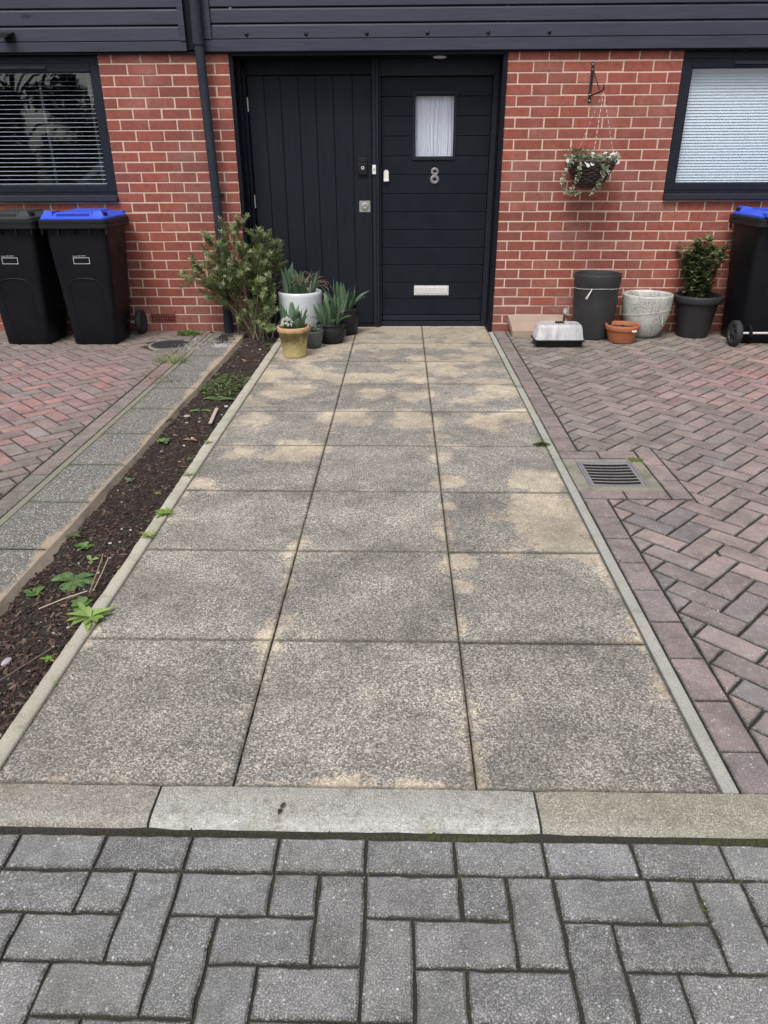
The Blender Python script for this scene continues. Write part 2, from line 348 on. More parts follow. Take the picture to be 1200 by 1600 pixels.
# bins
def binmat(name, col, rough=.34, scuff=.3):
    t = NT(name); t.b.inputs['Specular IOR Level'].default_value = .13; t.b.inputs['Specular Tint'].default_value = (.85, .9, 1, 1); c1 = t.mix(t.noise(7, 5), col, mixc(col, (.1, .1, .11), .10))
    sc = t.noise(90, 6, .8, t.scaled((1, 1, .3))); c1 = t.mix(t.math('MULTIPLY', t.ramp(sc, [(.62, 0), (.7, 1)]), scuff * .25), c1, (.3, .3, .31))
    t.color(c1); t.rough(t.ramp(t.noise(12, 5, .7), [(.3, rough - .06), (.7, rough + .14)])); t.bump(t.noise(300, 3), .12, .001); return t.m
M['bin'] = binmat('black_bin_plastic', (.0048, .0053, .0078)); M['bin_rim'] = binmat('grey_black_rim', (.014, .0145, .016), .42)
M['blue_lid'] = binmat('blue_lid_plastic', (.035, .085, .60), .38, .6); M['dark_lid'] = binmat('dark_lid_plastic', (.030, .034, .034), .42, .5)
M['rubber'] = simple('black_rubber', (.018, .018, .019), .75, var=.3)
M['hub'] = simple('grey_hub_plastic', (.05, .05, .055), .5)
# pots
t = NT('weathered_yellow_terracotta'); z = t.new('ShaderNodeSeparateXYZ'); t.l.new(t.co(), z.inputs[0])
base = t.mix(t.noise(18, 5, .7), (.46, .35, .11), (.70, .56, .26))
up = t.math('ADD', z.outputs[2], t.math('MULTIPLY', t.math('SUBTRACT', t.noise(14, 5, .7), .5), .12))
base = t.mix(t.ramp(up, [(.085, 0), (.15, .85)]), base, (.15, .105, .045)); base = t.mix(t.math('MULTIPLY', t.ramp(t.noise(60, 5, .8), [(.48, 0), (.6, 1)]), t.ramp(up, [(.04, .1), (.13, .9)])), base, (.07, .05, .025)); base = t.mix(t.ramp(t.noise(16, 5, .75), [(.5, 0), (.62, .6)]), base, (.62, .56, .36)); base = t.mix(t.ramp(t.noise(11, 5, .75), [(.52, 0), (.68, .5)]), base, (.33, .33, .09))
base = t.mix(t.ramp(up, [(.185, 0), (.20, .9)]), base, (.50, .30, .18)); base = t.mix(t.ramp(t.noise(30, 5, .7), [(.58, 0), (.7, .4)]), base, (.62, .56, .38))
t.color(base); t.rough(.9); t.bump(t.noise(60, 5), .4, .002); M['pot_yellow'] = t.m
M['pot_white'] = simple('white_glazed_pot', (.55, .58, .60), .28, var=.12, nscale=6)
M['pot_black'] = simple('matt_black_pot', (.016, .0155, .017), .4, var=.25, nscale=9, spec=.2)
M['pot_grey'] = simple('dark_grey_pot', (.030, .030, .032), .5, var=.35, nscale=7, spec=.22)
M['pot_slate'] = simple('slate_grey_pot', (.06, .07, .068), .5, var=.2, nscale=7)
t = NT('cracked_white_glaze'); d = t.voro(38, 'DISTANCE_TO_EDGE'); d2 = t.voro(90, 'DISTANCE_TO_EDGE'); msk = t.noise(7, 5, .7)
c1 = t.mix(t.noise(9, 4), (.42, .42, .39), (.66, .66, .62)); c1 = t.mix(t.math('MULTIPLY', t.ramp(d2, [(.02, 1), (.09, 0)]), t.ramp(msk, [(.4, 0), (.58, 1)])), c1, (.07, .07, .065))
c1 = t.mix(t.math('MULTIPLY', t.ramp(d, [(.01, .7), (.05, 0)]), t.ramp(msk, [(.3, .2), (.6, 1)])), c1, (.11, .105, .10)); t.color(c1); t.rough(.4); M['pot_crackle'] = t.m
M['terracotta'] = simple('terracotta', (.36, .115, .05), .75, var=.2, nscale=14, bump=.2)
M['compost'] = simple('potting_compost', (.022, .016, .013), 1., var=.6, nscale=90, bump=1., bscale=120)
t = NT('clear_hazy_plastic'); t.color((.8, .8, .84)); t.rough(.25)
tp = t.new('ShaderNodeBsdfTransparent'); tp.inputs[0].default_value = (.9, .9, .93, 1); mx = t.new('ShaderNodeMixShader')
t.l.new(t.ramp(t.noise(18, 5, .7, t.scaled((1.6, 1, .35))), [(.3, .30), (.75, .62)]), mx.inputs[0]); t.l.new(tp.outputs[0], mx.inputs[1]); t.l.new(t.b.outputs[0], mx.inputs[2]); t.l.new(mx.outputs[0], t.out.inputs[0]); M['clear'] = t.m
t = NT('riven_stone_slab'); c1 = t.mix(t.noise(12, 6, .7, t.scaled((.5, 1, 2))), (.24, .17, .13), (.40, .31, .25)); c1 = t.mix(t.ramp(t.noise(35, 5, .7), [(.6, 0), (.75, .5)]), c1, (.5, .46, .42))
t.color(c1); t.rough(.9); t.bump(t.noise(25, 6), .7, .004); M['stone'] = t.m
t = NT('woven_dark_wicker'); t.color(t.mix(t.noise(70, 4), (.018, .011, .009), (.085, .055, .045))); t.rough(.6); M['wicker'] = t.m
t = NT('twine'); t.color(t.attr()); t.rough(.8); M['twine'] = t.m
t = NT('drain_concrete'); c1 = t.mix(t.noise(90, 5, .8), (.12, .11, .09), (.34, .31, .26)); c1 = t.mix(t.ramp(t.noise(9, 5), [(.45, 0), (.65, .6)]), c1, (.09, .10, .045)); t.color(c1); t.rough(.95); t.bump(t.noise(150, 5), .9, .003); M['drain_conc'] = t.m
M['cast_iron'] = simple('worn_cast_iron', (.22, .21, .225), .55, .2, .35, 70, .4)
M['void'] = simple('drain_depths', (.004, .004, .004), .9)
M['cover'] = simple('ribbed_cover_plastic', (.045, .045, .055), .6, 0, .25, 90)

# ------------------------------------------------------------------ polygon clipping
def clip(poly, nx, ny, d):            # keep nx*x+ny*y <= d
    out = []
    for i in range(len(poly)):
        a, b = poly[i], poly[(i + 1) % len(poly)]
        da = nx * a[0] + ny * a[1] - d; db = nx * b[0] + ny * b[1] - d
        if da <= 0: out.append(a)
        if (da < 0 < db) or (db < 0 < da):
            t_ = da / (da - db); out.append((a[0] + (b[0] - a[0]) * t_, a[1] + (b[1] - a[1]) * t_))
    return out
def area(p): return 0.5 * sum(p[i][0] * p[(i + 1) % len(p)][1] - p[(i + 1) % len(p)][0] * p[i][1] for i in range(len(p)))
def cliprect(p, x0, x1, y0, y1):
    for h in ((1, 0, x1), (-1, 0, -x0), (0, 1, y1), (0, -1, -y0)):
        p = clip(p, *h)
        if len(p) < 3: return []
    return p
def inset(poly, d):
    n = len(poly); out = []
    for i in range(n):
        p0, p1, p2 = Vector(poly[i - 1]), Vector(poly[i]), Vector(poly[(i + 1) % n])
        e1 = (p1 - p0); e2 = (p2 - p1)
        if e1.length < 1e-6 or e2.length < 1e-6: continue
        e1.normalize(); e2.normalize()
        n1 = Vector((-e1.y, e1.x)); n2 = Vector((-e2.y, e2.x)); b = n1 + n2
        if b.length < 1e-4: continue
        b.normalize(); k = d / max(.35, b.dot(n1)); out.append((p1.x + b.x * k, p1.y + b.y * k))
    return out
def clean(p):
    out = []
    for q in p:
        if not out or (abs(q[0] - out[-1][0]) + abs(q[1] - out[-1][1])) > 1e-4: out.append(q)
    if len(out) > 1 and (abs(out[0][0] - out[-1][0]) + abs(out[0][1] - out[-1][1])) < 1e-4: out.pop()
    return out
def paver(mb, poly, col, gap=.0025, ch=.003, z=0.0, rnd=None, wear=.0006):
    poly = clean(poly)
    if len(poly) < 3: return
    if area(poly) < 0: poly = poly[::-1]
    if area(poly) < 2.5e-4: return
    a = inset(poly, gap); 
    if len(a) < 3 or area(a) < 1e-4: return
    # resample the outline so that edges can be slightly irregular
    b = []
    for i in range(len(a)):
        p, q = Vector(a[i]), Vector(a[(i + 1) % len(a)]); k = max(1, int((q - p).length / .03))
        for j in range(k):
            r_ = p.lerp(q, j / k); w = wear if j else wear * .6
            b.append((r_.x + rnd.uniform(-w, w), r_.y + rnd.uniform(-w, w)))
    c = inset(b, ch)
    if len(c) != len(b) or area(c) < 1e-5: c = b
    tx, ty = rnd.gauss(0, .004), rnd.gauss(0, .004); cx = sum(p[0] for p in b) / len(b); cy = sum(p[1] for p in b) / len(b); dz = z + rnd.gauss(0, .0006)
    def h(p): return dz + (p[0] - cx) * tx + (p[1] - cy) * ty
    n = len(b)
    V = [(p[0], p[1], z - .035) for p in b] + [(p[0], p[1], h(p) - ch * .8) for p in b] + [(p[0], p[1], h(p)) for p in c]
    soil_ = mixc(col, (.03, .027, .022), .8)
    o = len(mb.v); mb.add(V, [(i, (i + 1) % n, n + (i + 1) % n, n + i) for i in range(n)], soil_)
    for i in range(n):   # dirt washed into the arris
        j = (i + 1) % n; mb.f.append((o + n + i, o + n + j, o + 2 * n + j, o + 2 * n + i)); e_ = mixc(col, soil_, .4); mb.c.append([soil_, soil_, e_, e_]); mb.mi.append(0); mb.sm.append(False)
    mb.f.append(tuple(o + q for q in range(2 * n, 3 * n))); mb.c.append(col); mb.mi.append(0); mb.sm.append(False)

def herring(ux, uy, ox, oy, a, rng, mirror=False):
    """herringbone blocks: basis u, v, origin; yields polygons in world xy"""
    out = []
    for i in range(-rng, rng):
        for j in range(-rng, rng):
            bx, by = i + 2 * j, -i + 2 * j
            for (x0, x1, y0, y1) in ((0, 2, -1, 0), (2, 3, -1, 1)):
                P = []
                for (x, y) in ((x0, y0), (x1, y0), (x1, y1), (x0, y1)):
                    X, Y = (bx + x) * a, (by + y) * a
                    P.append((ox + X * ux[0] + Y * uy[0], oy + X * ux[1] + Y * uy[1]))
                out.append(P)
    return out

# ------------------------------------------------------------------ ground sheet
mb = MB(); mb.add([(-400, -400, -.045), (400, -400, -.045), (400, 400, -.045), (-400, 400, -.045)], [(0, 1, 2, 3)])
tag(mb.build('ground', M['joint']), kind='structure')
R = random.Random(7)
FY = -5.168          # back edge of the front kerb
# joint beds just under the paving tops (the soil bed keeps its own level)
def sheet(name, x0, x1, y0, y1, z, m):
    mb = MB(); nx, ny = max(1, int((x1 - x0) / .06)), max(1, int((y1 - y0) / .06))
    V = [(x0 + (x1 - x0) * i / nx, y0 + (y1 - y0) * j / ny, z + .0018 * nz(i, j, z, .9)) for j in range(ny + 1) for i in range(nx + 1)]
    F = [(j * (nx + 1) + i, j * (nx + 1) + i + 1, (j + 1) * (nx + 1) + i + 1, (j + 1) * (nx + 1) + i) for j in range(ny) for i in range(nx)]
    mb.add(V, F, smooth=True); return tag(mb.build(name, m), kind='structure')
sheet('joint_bed', .80, 5.0, FY, 0.0, -.012, M['joint'])
sheet('joint_bed', -.935, .80, FY, .25, -.014, M['joint'])
sheet('joint_bed', -5.0, -1.28, FY, 0.0, -.012, M['joint'])
sheet('joint_bed', -5.0, 5.0, -8.4, FY, -.009, M['joint'])

# ------------------------------------------------------------------ grey block road
mb = MB(); RY0, RY1 = -5.302, -5.391
def greytone(): 
    v = R.gauss(.135, .019); return (v * R.uniform(.97, 1.02), v, v * R.uniform(1.0, 1.07))
k = 0
x = -.574 - .1903 * 24
while x < 4.6:
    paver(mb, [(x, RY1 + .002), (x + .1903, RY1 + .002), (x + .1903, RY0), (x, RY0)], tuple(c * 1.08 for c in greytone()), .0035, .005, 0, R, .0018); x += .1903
for P in herring((1, 0), (0, 1), .0005, RY1, .0960, 26):
    q = cliprect(P, -4.6, 4.6, -8.3, RY1)
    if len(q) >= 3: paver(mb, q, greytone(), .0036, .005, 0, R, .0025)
tag(mb.build('road', M['grey_block']), kind='structure')

# moss strip along the kerb and lumps in the road joints
mb = MB()
def lump(mb, x, y, z, r, hgt, col, rnd, n=7):
    V = [(x, y, z + hgt)]
    for k in range(n):
        a = 2 * PI * k / n; q = r * rnd.uniform(.7, 1.2); V.append((x + q * math.cos(a) * .6, y + q * math.sin(a) * .6, z + hgt * .7))
    for k in range(n):
        a = 2 * PI * k / n; q = r * rnd.uniform(.8, 1.2); V.append((x + q * math.cos(a), y + q * math.sin(a), z - .003))
    F = [(0, 1 + k, 1 + (k + 1) % n) for k in range(n)] + [(1 + k, 1 + n + k, 1 + n + (k + 1) % n, 1 + (k + 1) % n) for k in range(n)]
    mb.add(V, F, col, 0, True)
for _ in range(1500):
    x = R.uniform(-1.1, 1.2); d = nz(x, 1, 0, 3.5)
    w = clamp(.35 + d * 1.4 + (.25 if x > -.1 else 0)) 
    if R.random() > w: continue
    g = R.uniform(.4, 1.1); lump(mb, x, -5.294 + R.gauss(0, .0035), -.008, R.uniform(.0022, .006), R.uniform(.001, .0045), mixc((.03, .026, .018), (.085, .10, .02), clamp(g * (.4 + d)) if x > -.1 else .08), R, 6)
tag(mb.build('moss', M['bark']), kind='stuff')

# ------------------------------------------------------------------ front kerb
def kerbpiece(mb, x0, x1, y0, y1, col, top=.006, seg=.05, whiten=False):
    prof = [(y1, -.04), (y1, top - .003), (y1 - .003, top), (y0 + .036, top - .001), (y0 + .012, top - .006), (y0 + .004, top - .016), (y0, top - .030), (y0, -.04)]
    n = max(2, int((x1 - x0) / seg)); rings = []
    for i in range(n + 1):
        x = x0 + (x1 - x0) * i / n; e = (.004 if i in (0, n) else 0)
        rings.append([(x, p[0] + (.0012 * nz(x, p[0], 3, 9) if 0 < j < 7 else 0) + (e * .6 if j > 3 else 0), p[1] + .0012 * nz(x, p[0], 0, 14) - (e * .7 if 0 < j < 7 else 0)) for j, p in enumerate(prof)])
    nn = len(prof); V = [p for r_ in rings for p in r_]
    for i in range(n):
        for k in range(nn - 1):
            cs = []
            for (ii, kk) in ((i, k), (i + 1, k), (i + 1, k + 1), (i, k + 1)):
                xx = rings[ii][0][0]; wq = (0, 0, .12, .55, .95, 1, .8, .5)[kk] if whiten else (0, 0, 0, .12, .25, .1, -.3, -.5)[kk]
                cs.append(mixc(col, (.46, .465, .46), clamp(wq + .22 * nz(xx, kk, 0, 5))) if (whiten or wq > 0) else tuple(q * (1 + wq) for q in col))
            mb.add([V[i * nn + k], V[(i + 1) * nn + k], V[(i + 1) * nn + k + 1], V[i * nn + k + 1]], [(0, 1, 2, 3)], cs, 0, True)
    mb.add(rings[0], [tuple(range(nn))[::-1]], col); mb.add(rings[-1], [tuple(range(nn))], col)
mb = MB()
edges = [-4.6, -3.9, -3.03, -2.17, -1.31, -.494, .382, 1.24, 2.1, 2.96, 3.8, 4.6]
tones = [(.20, .18, .15)] * 12; tones[4] = (.19, .17, .145); tones[5] = (.25, .24, .225); tones[6] = (.215, .195, .145)
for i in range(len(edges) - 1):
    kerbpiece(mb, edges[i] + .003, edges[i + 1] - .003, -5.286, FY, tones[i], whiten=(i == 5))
t = NT('kerb_concrete'); cA = t.attr(); f1 = t.noise(330, 4, .8)
c1 = t.mix(t.ramp(f1, [(.36, .7), (.5, 0)]), cA, t.mix(1.0, cA, .3, 'MULTIPLY')); c1 = t.mix(t.ramp(f1, [(.5, 0), (.64, .7)]), c1, (.74, .71, .64)); c1 = t.mix(t.ramp(t.noise(150, 4, .8), [(.34, .6), (.46, 0)]), c1, (.08, .07, .06)); c1 = t.mix(t.ramp(t.noise(26, 6, .8), [(.36, .5), (.5, 0)]), c1, (.10, .09, .07))
lic = t.math('MULTIPLY', t.ramp(t.noise(95, 5, .8), [(.52, 0), (.60, 1)]), t.ramp(t.noise(5, 4), [(.3, .35), (.6, 1)]))
c1 = t.mix(t.math('MULTIPLY', lic, .7), c1, (.55, .52, .42)); c1 = t.mix(t.ramp(t.noise(5, 5, .65), [(.54, 0), (.7, .4)]), c1, (.16, .145, .08))
t.color(c1); t.rough(.92); t.bump(t.math('ADD', f1, lic), .7, .002); M['kerb_c'] = t.m
kb = tag(mb.build('kerb', M['kerb_c']), kind='structure')

# ------------------------------------------------------------------ path of aggregate slabs
blobs = [(0.70, -3.74, 0.23), (0.7, -3.31, 0.12), (0.71, -3.94, 0.13), (0.28, -4.08, 0.06), (0.28, -4.25, 0.045), (0.29, -3.32, 0.07), (0.27, -3.03, 0.06), (0.15, -2.43, 0.13), (-0.18, -2.44, 0.08), (0.12, -1.99, 0.08), (0.4, -1.36, 0.12), (-0.12, -1.92, 0.1), (-0.31, -1.54, 0.08), (0.61, -0.99, 0.1), (0.14, 0.05, 0.25), (0.69, -0.08, 0.25), (-0.68, -0.69, 0.28), (-0.81, -1.46, 0.12), (-0.67, -1.85, 0.15), (-0.77, -2.44, 0.1), (-0.46, -2.95, 0.14), (-0.76, -3.0, 0.08), (-0.86, -3.37, 0.06), (0.55, -2.48, 0.1), (0.75, -2.37, 0.1), (-0.31, -2.38, 0.1), (0.6, -1.99, 0.08), (0.67, -3.59, 0.15), (-.5, -.3, .25), (-.7, .1, .3), (.3, -1.0, .06), (.27, -2.7, .05), (.27, -3.6, .04)]
XS = [-.905, -.3262, .2495, .8195]
YS = [-5.164, -4.580, -4.006, -3.452, -2.872, -2.2905, -1.698, -1.094, -.48, .10, .27]
def stain(x, y):
    s = 0
    for (bx, by, r) in blobs:
        d = math.hypot((x - bx), (y - by) * (.75 if by > -2.5 else 1)) / (r * 1.25); s = max(s, 1.15 - d * .75)
    for jx in XS: s = max(s, .46 + .25 * nz(x, y, 8, 4) - abs(x - jx) * 4.5)
    for jy in YS: s = max(s, .34 + .35 * nz(x, y, 3, 3) - abs(y - jy) * 4)
    if y > -2.2: s = max(s, .34 + .22 * sstep(-2.2, -.2, y) + .75 * fbm(x * .8, y, 4, 3.0))
    return clamp(s + .34 * nz(x, y, 1, 7) + .22 * nz(x, y, 5, 17))
mb = MB()
for i in range(3):
    for j in range(10):
        x0, x1, y0, y1 = XS[i] + .0019, XS[i + 1] - .0019, YS[j] + .0021, YS[j + 1] - .0021
        if j == 9: y1 = .268
        tone = R.gauss(.96, .065); n = 26; m_ = max(3, int(n * (y1 - y0) / .57)); tx, ty, dz = R.gauss(0, .0012), R.gauss(0, .0012), R.gauss(0, .0006)
        us = [0, .004] + [.02 + (1 - .04) * k / (n - 2) for k in range(n - 1)] + [.996, 1]; vs = [0, .004] + [.02 + .96 * k / (m_ - 2) for k in range(m_ - 1)] + [.996, 1]
        V = []; C = []
        for b, v in enumerate(vs):
            for a, u in enumerate(us):
                x = x0 + (x1 - x0) * u; y = y0 + (y1 - y0) * v
                e = (a in (0, len(us) - 1)) or (b in (0, len(vs) - 1))
                ee = .0016 * nz(x, y, 2, 30)
                xx = x + (ee if a == 0 else -ee if a == len(us) - 1 else 0); yy = y + (ee if b == 0 else -ee if b == len(vs) - 1 else 0)
                V.append((xx, yy, dz + tx * (u - .5) + ty * (v - .5) - (.0035 if e else 0)))
                ed = min(u, 1 - u, v, 1 - v) * .57; gr = clamp((1.15 if min(v, 1 - v) < min(u, 1 - u) else .85) - ed * 130)
                if x < -.8: gr += .25 * clamp(.5 + nz(x, y, 3, 8)) * clamp((-.8 - x) * 12)
                C.append((stain(x, y), tone, clamp(gr)))
        W_ = len(us)
        for b in range(len(vs) - 1):
            for a in range(W_ - 1):
                q = (b * W_ + a, b * W_ + a + 1, (b + 1) * W_ + a + 1, (b + 1) * W_ + a)
                mb.f.append(tuple(len(mb.v) + z_ for z_ in q)); mb.c.append([C[z_] for z_ in q]); mb.mi.append(0); mb.sm.append(True)
        o = len(mb.v); mb.v += V
        # skirts
        per = [a for a in range(W_)] + [b * W_ + W_ - 1 for b in range(1, len(vs))] + [(len(vs) - 1) * W_ + a for a in range(W_ - 2, -1, -1)] + [b * W_ for b in range(len(vs) - 2, 0, -1)]
        top = [V[p] for p in per]; low = [(p[0], p[1], -.03) for p in top]; nn = len(top)
        mb.add(low + top, [(a, (a + 1) % nn, nn + (a + 1) % nn, nn + a) for a in range(nn)], (.2, .7, .8))
tag(mb.build('path', M['slab']), kind='structure')

# concrete edgings of the path
t = NT('edging_concrete'); cA = t.attr(); f1 = t.noise(280, 4, .8)
c1 = t.mix(t.ramp(f1, [(.34, .6), (.5, 0)]), cA, t.mix(1.0, cA, .35, 'MULTIPLY')); c1 = t.mix(t.ramp(f1, [(.54, 0), (.7, .55)]), c1, (.62, .6, .54))
c1 = t.mix(t.ramp(t.noise(6, 6, .75), [(.5, 0), (.68, .4)]), c1, (.15, .15, .09)); c1 = t.mix(t.ramp(t.noise(22, 5, .7), [(.58, 0), (.72, .5)]), c1, (.16, .15, .12))
t.color(c1); t.rough(.92); t.bump(t.math('ADD', f1, t.noise(40, 5)), .7, .003); M['edging'] = t.m
mb = MB(); ys = [-5.164, -4.40, -3.54, -3.25, -2.67, -1.8, -.93, -.05]
for a, b in zip(ys, ys[1:]):
    c = mixc((.30, .30, .28), (.37, .36, .33), R.random()); mb.box((.8235, a + .0015, -.05), (.8605, b - .0015, .0015), c, bev=.003)
tag(mb.build('path_edging', M['edging']), kind='structure')
mb = MB(); ys = [-5.164, -4.345, -3.47, -2.60, -1.73, -.86, 0.0]
for a, b in zip(ys, ys[1:]):
    n = 30; rings = []
    for i in range(n + 1):
        y = a + .002 + (b - a - .004) * i / n; w = .004 * nz(0, y, 0, 6) + .0035 * nz(3, y, 0, 25); z = .004 + .0015 * nz(1, y, 0, 9); xl = -.957 - .012 * sstep(-4.2, -2.6, y)
        rings.append([(-.9085, y, -.07), (-.9085, y, z - .004), (-.913, y, z), (xl + .007 + w, y, z), (xl + w, y, z - .007), (xl + w * .6, y, -.07)])
    mb.loft([r_[::-1] for r_ in rings], mixc((.38, .36, .30), (.46, .43, .36), R.random()), smooth=True)
tag(mb.build('path_edging', M['edging']), kind='structure')

# ------------------------------------------------------------------ right hand driveway
def tone_right(x, y):
    n1 = fbm(x, y, 0, .9); n2 = fbm(x + 9, y, 0, 1.3); v = R.gauss(1, .12)
    c = mixc((.262, .190, .178), (.215, .178, .180), clamp(.5 + n2 * 1.0 + R.gauss(0, .18)))
    if R.random() < .05: c = mixc(c, (.13, .13, .15), .6)
    pink = clamp(1.25 - math.hypot((x - 2.7) * .9, (y + 1.3) * .8)) * .8 + .2 * sstep(-4.5, -2.5, y) * clamp(.5 + n1)
    c = mixc(c, (.36, .155, .15), clamp(pink * (.75 + R.gauss(0, .35))))
    g = sstep(-1.9, -.4, y) * (1 - .45 * sstep(1.9, 2.9, x) ); c = mixc(c, (.20, .178, .135), clamp(g * .85 + .3 * n1))
    if x < 1.5 and y > -3: c = mixc(c, (.20, .165, .13), .35)
    return tuple(q * v for q in c)
DR = (.864, 1.352, -3.515, -2.930)
mb = MB(); s2 = math.sqrt(.5)
for P in herring((s2, -s2), (s2, s2), 1.0475, -4.0605, .0955, 60):
    q = cliprect(P, .972, 4.6, FY, -.005)
    if len(q) < 3: continue
    cx = sum(p[0] for p in q) / len(q); cy = sum(p[1] for p in q) / len(q); c = tone_right(cx, cy)
    if q and max(p[0] for p in q) > DR[0] and min(p[0] for p in q) < DR[1] and max(p[1] for p in q) > DR[2] and min(p[1] for p in q) < DR[3]:
        parts = [cliprect(q, DR[1], 9, -9, 9), cliprect(q, -9, DR[1], DR[3], 9), cliprect(q, -9, DR[1], -9, DR[2])]
    else: parts = [q]
    for p_ in parts:
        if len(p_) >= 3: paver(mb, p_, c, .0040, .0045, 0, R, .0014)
y = -5.028 - .19
while y < -.02:
    q = cliprect([(.8655, y), (.9705, y), (.9705, y + .19), (.8655, y + .19)], .8, 1.2, FY, 0)
    if len(q) >= 3:
        for p_ in ([cliprect(q, 0, 9, -9, DR[2]), cliprect(q, 0, 9, DR[3] + .0, 9)] if (y + .19 > DR[2] and y < DR[3]) else [q]):
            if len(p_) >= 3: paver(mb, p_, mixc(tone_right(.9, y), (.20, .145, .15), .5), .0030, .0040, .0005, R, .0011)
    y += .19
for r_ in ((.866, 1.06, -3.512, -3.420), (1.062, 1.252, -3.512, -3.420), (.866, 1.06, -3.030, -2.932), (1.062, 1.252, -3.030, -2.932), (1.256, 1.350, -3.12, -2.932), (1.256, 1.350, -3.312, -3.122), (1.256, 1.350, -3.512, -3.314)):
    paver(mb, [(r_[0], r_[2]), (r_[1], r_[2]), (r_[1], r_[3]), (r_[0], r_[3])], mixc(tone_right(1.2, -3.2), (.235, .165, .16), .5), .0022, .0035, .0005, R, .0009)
tag(mb.build('driveway', M['red_block']), kind='structure')

# ------------------------------------------------------------------ left hand driveway
def tone_left(x, y):
    n1 = fbm(x, y, 3, 1.0); v = R.gauss(1, .07)
    c = mixc((.25, .18, .175), (.20, .18, .185), clamp(.4 + n1 + R.gauss(0, .3)))
    pk = clamp(1.3 - math.hypot((x + 2.35) * .9, (y + 2.2) * .55)); c = mixc(c, (.35, .15, .135), clamp(pk * (.6 + R.gauss(0, .35))))
    g = sstep(-1.35, -.5, y) ; c = mixc(c, (.19, .14, .12), g * .8); c = mixc(c, (.15, .145, .11), clamp(sstep(-1.95, -1.72, x) * .45 + sstep(-2.6, -3.6, y) * .4))
    return tuple(q * v for q in c)
mb = MB()
for P in herring((-s2, -s2), (-s2, s2), -1.770, -3.180, .0955, 60):
    q = cliprect(P, -4.6, -1.697, FY, -.200)
    if len(q) < 3: continue
    cx = sum(p[0] for p in q) / len(q); cy = sum(p[1] for p in q) / len(q)
    if math.hypot(cx + 1.815, cy + .545) < .165: continue
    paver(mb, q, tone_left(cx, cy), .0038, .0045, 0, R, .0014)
y = -3.47 - .1925 * 9
while y < -.22:
    q = cliprect([(-1.695, y), (-1.600, y), (-1.600, y + .1925), (-1.695, y + .1925)], -2, 0, FY, -.2)
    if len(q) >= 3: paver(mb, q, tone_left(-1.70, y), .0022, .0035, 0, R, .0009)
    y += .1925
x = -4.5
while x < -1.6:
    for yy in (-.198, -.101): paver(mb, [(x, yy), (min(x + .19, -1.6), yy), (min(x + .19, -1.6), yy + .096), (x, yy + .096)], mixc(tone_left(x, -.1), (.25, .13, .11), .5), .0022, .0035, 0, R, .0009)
    x += .19
tag(mb.build('driveway', M['red_block']), kind='structure')
# thin lichened edging and narrow aggregate slabs
mb = MB()
for a in range(6): mb.box((-1.594, FY + .86 * a + .002, -.05), (-1.562, min(FY + .86 * (a + 1), -.1), .001), (.21, .20, .15), bev=.002)
tag(mb.build('driveway_edging', M['edging']), kind='structure')
mb = MB(); yj = [FY, -4.90, -4.455, -4.012, -3.584, -3.150, -2.700, -2.254, -1.81, -1.365, -.92, -.475, -.01]
for a, b in zip(yj, yj[1:]):
    nx, ny = 14, 20; x0, x1 = -1.558, -1.282; V = []; C = []; dz = .002 + R.gauss(0, .0008)
    for j in range(ny + 1):
        for i in range(nx + 1):
            u, v = i / nx, j / ny; y = a + .002 + (b - a - .004) * v; x = x0 + (x1 + .012 * nz(0, y, 0, 2.5) - x0) * u
            e = i in (0, nx) or j in (0, ny); V.append((x, y, dz - (.003 if e else 0) - (.004 if i == nx else 0)))
            C.append((clamp(.85 - (x1 - x) * 13 + .4 * nz(x, y, 0, 5) + (.25 if y > -1.5 else 0)), 1, clamp(.8 - min(v, 1 - v) * 25) + clamp(.5 - (x - x0) * 20)))
    o = len(mb.v); mb.v += V
    for j in range(ny):
        for i in range(nx):
            q = (j * (nx + 1) + i, j * (nx + 1) + i + 1, (j + 1) * (nx + 1) + i + 1, (j + 1) * (nx + 1) + i)
            mb.f.append(tuple(o + z_ for z_ in q)); mb.c.append([C[z_] for z_ in q]); mb.mi.append(0); mb.sm.append(True)
tag(mb.build('side_path', M['slab2']), kind='structure')
mb = MB(); n = 220; rings = []
for i in range(n + 1):
    y = FY + (-.01 - FY) * i / n; w = .012 * nz(0, y, 0, 2.5) + .002 * nz(0, y, 0, 40); fo = .018 * clamp(nz(7, y, 0, 1.5) * 2) + .006 * nz(2, y, 0, 12)
    rings.append([(-1.29, y, -.09), (-1.2835 + w, y, .0005), (-1.2795 + w, y, -.003), (-1.277 + w + fo * .4, y, -.026), (-1.266 + w + fo, y, -.036), (-1.25 + w + fo, y, -.09)])
mb.loft(rings, smooth=True); tag(mb.build('haunching', M['terra_edge']), kind='structure')

# ------------------------------------------------------------------ soil bed
mb = MB(); nx, ny = 34, 520; x0, x1, y0, y1 = -1.285, -.945, FY, -.004
def soilz(x, y):
    e = min(x - x0, x1 - x); return -.026 + .010 * fbm(x, y, 0, 7) + .007 * fbm(x, y, 5, 40, 3) + .003 * noise.noise(Vector((x * 130, y * 130, 2))) - .010 * sstep(.05, 0, e) + (.006 * sstep(-3.6, -5, y))
V = [(x0 + (x1 - x0) * i / nx, y0 + (y1 - y0) * j / ny, soilz(x0 + (x1 - x0) * i / nx, y0 + (y1 - y0) * j / ny)) for j in range(ny + 1) for i in range(nx + 1)]
mb.add(V, [(j * (nx + 1) + i, j * (nx + 1) + i + 1, (j + 1) * (nx + 1) + i + 1, (j + 1) * (nx + 1) + i) for j in range(ny) for i in range(nx)], smooth=True)
tag(mb.build('soil', M['soil']), kind='structure')
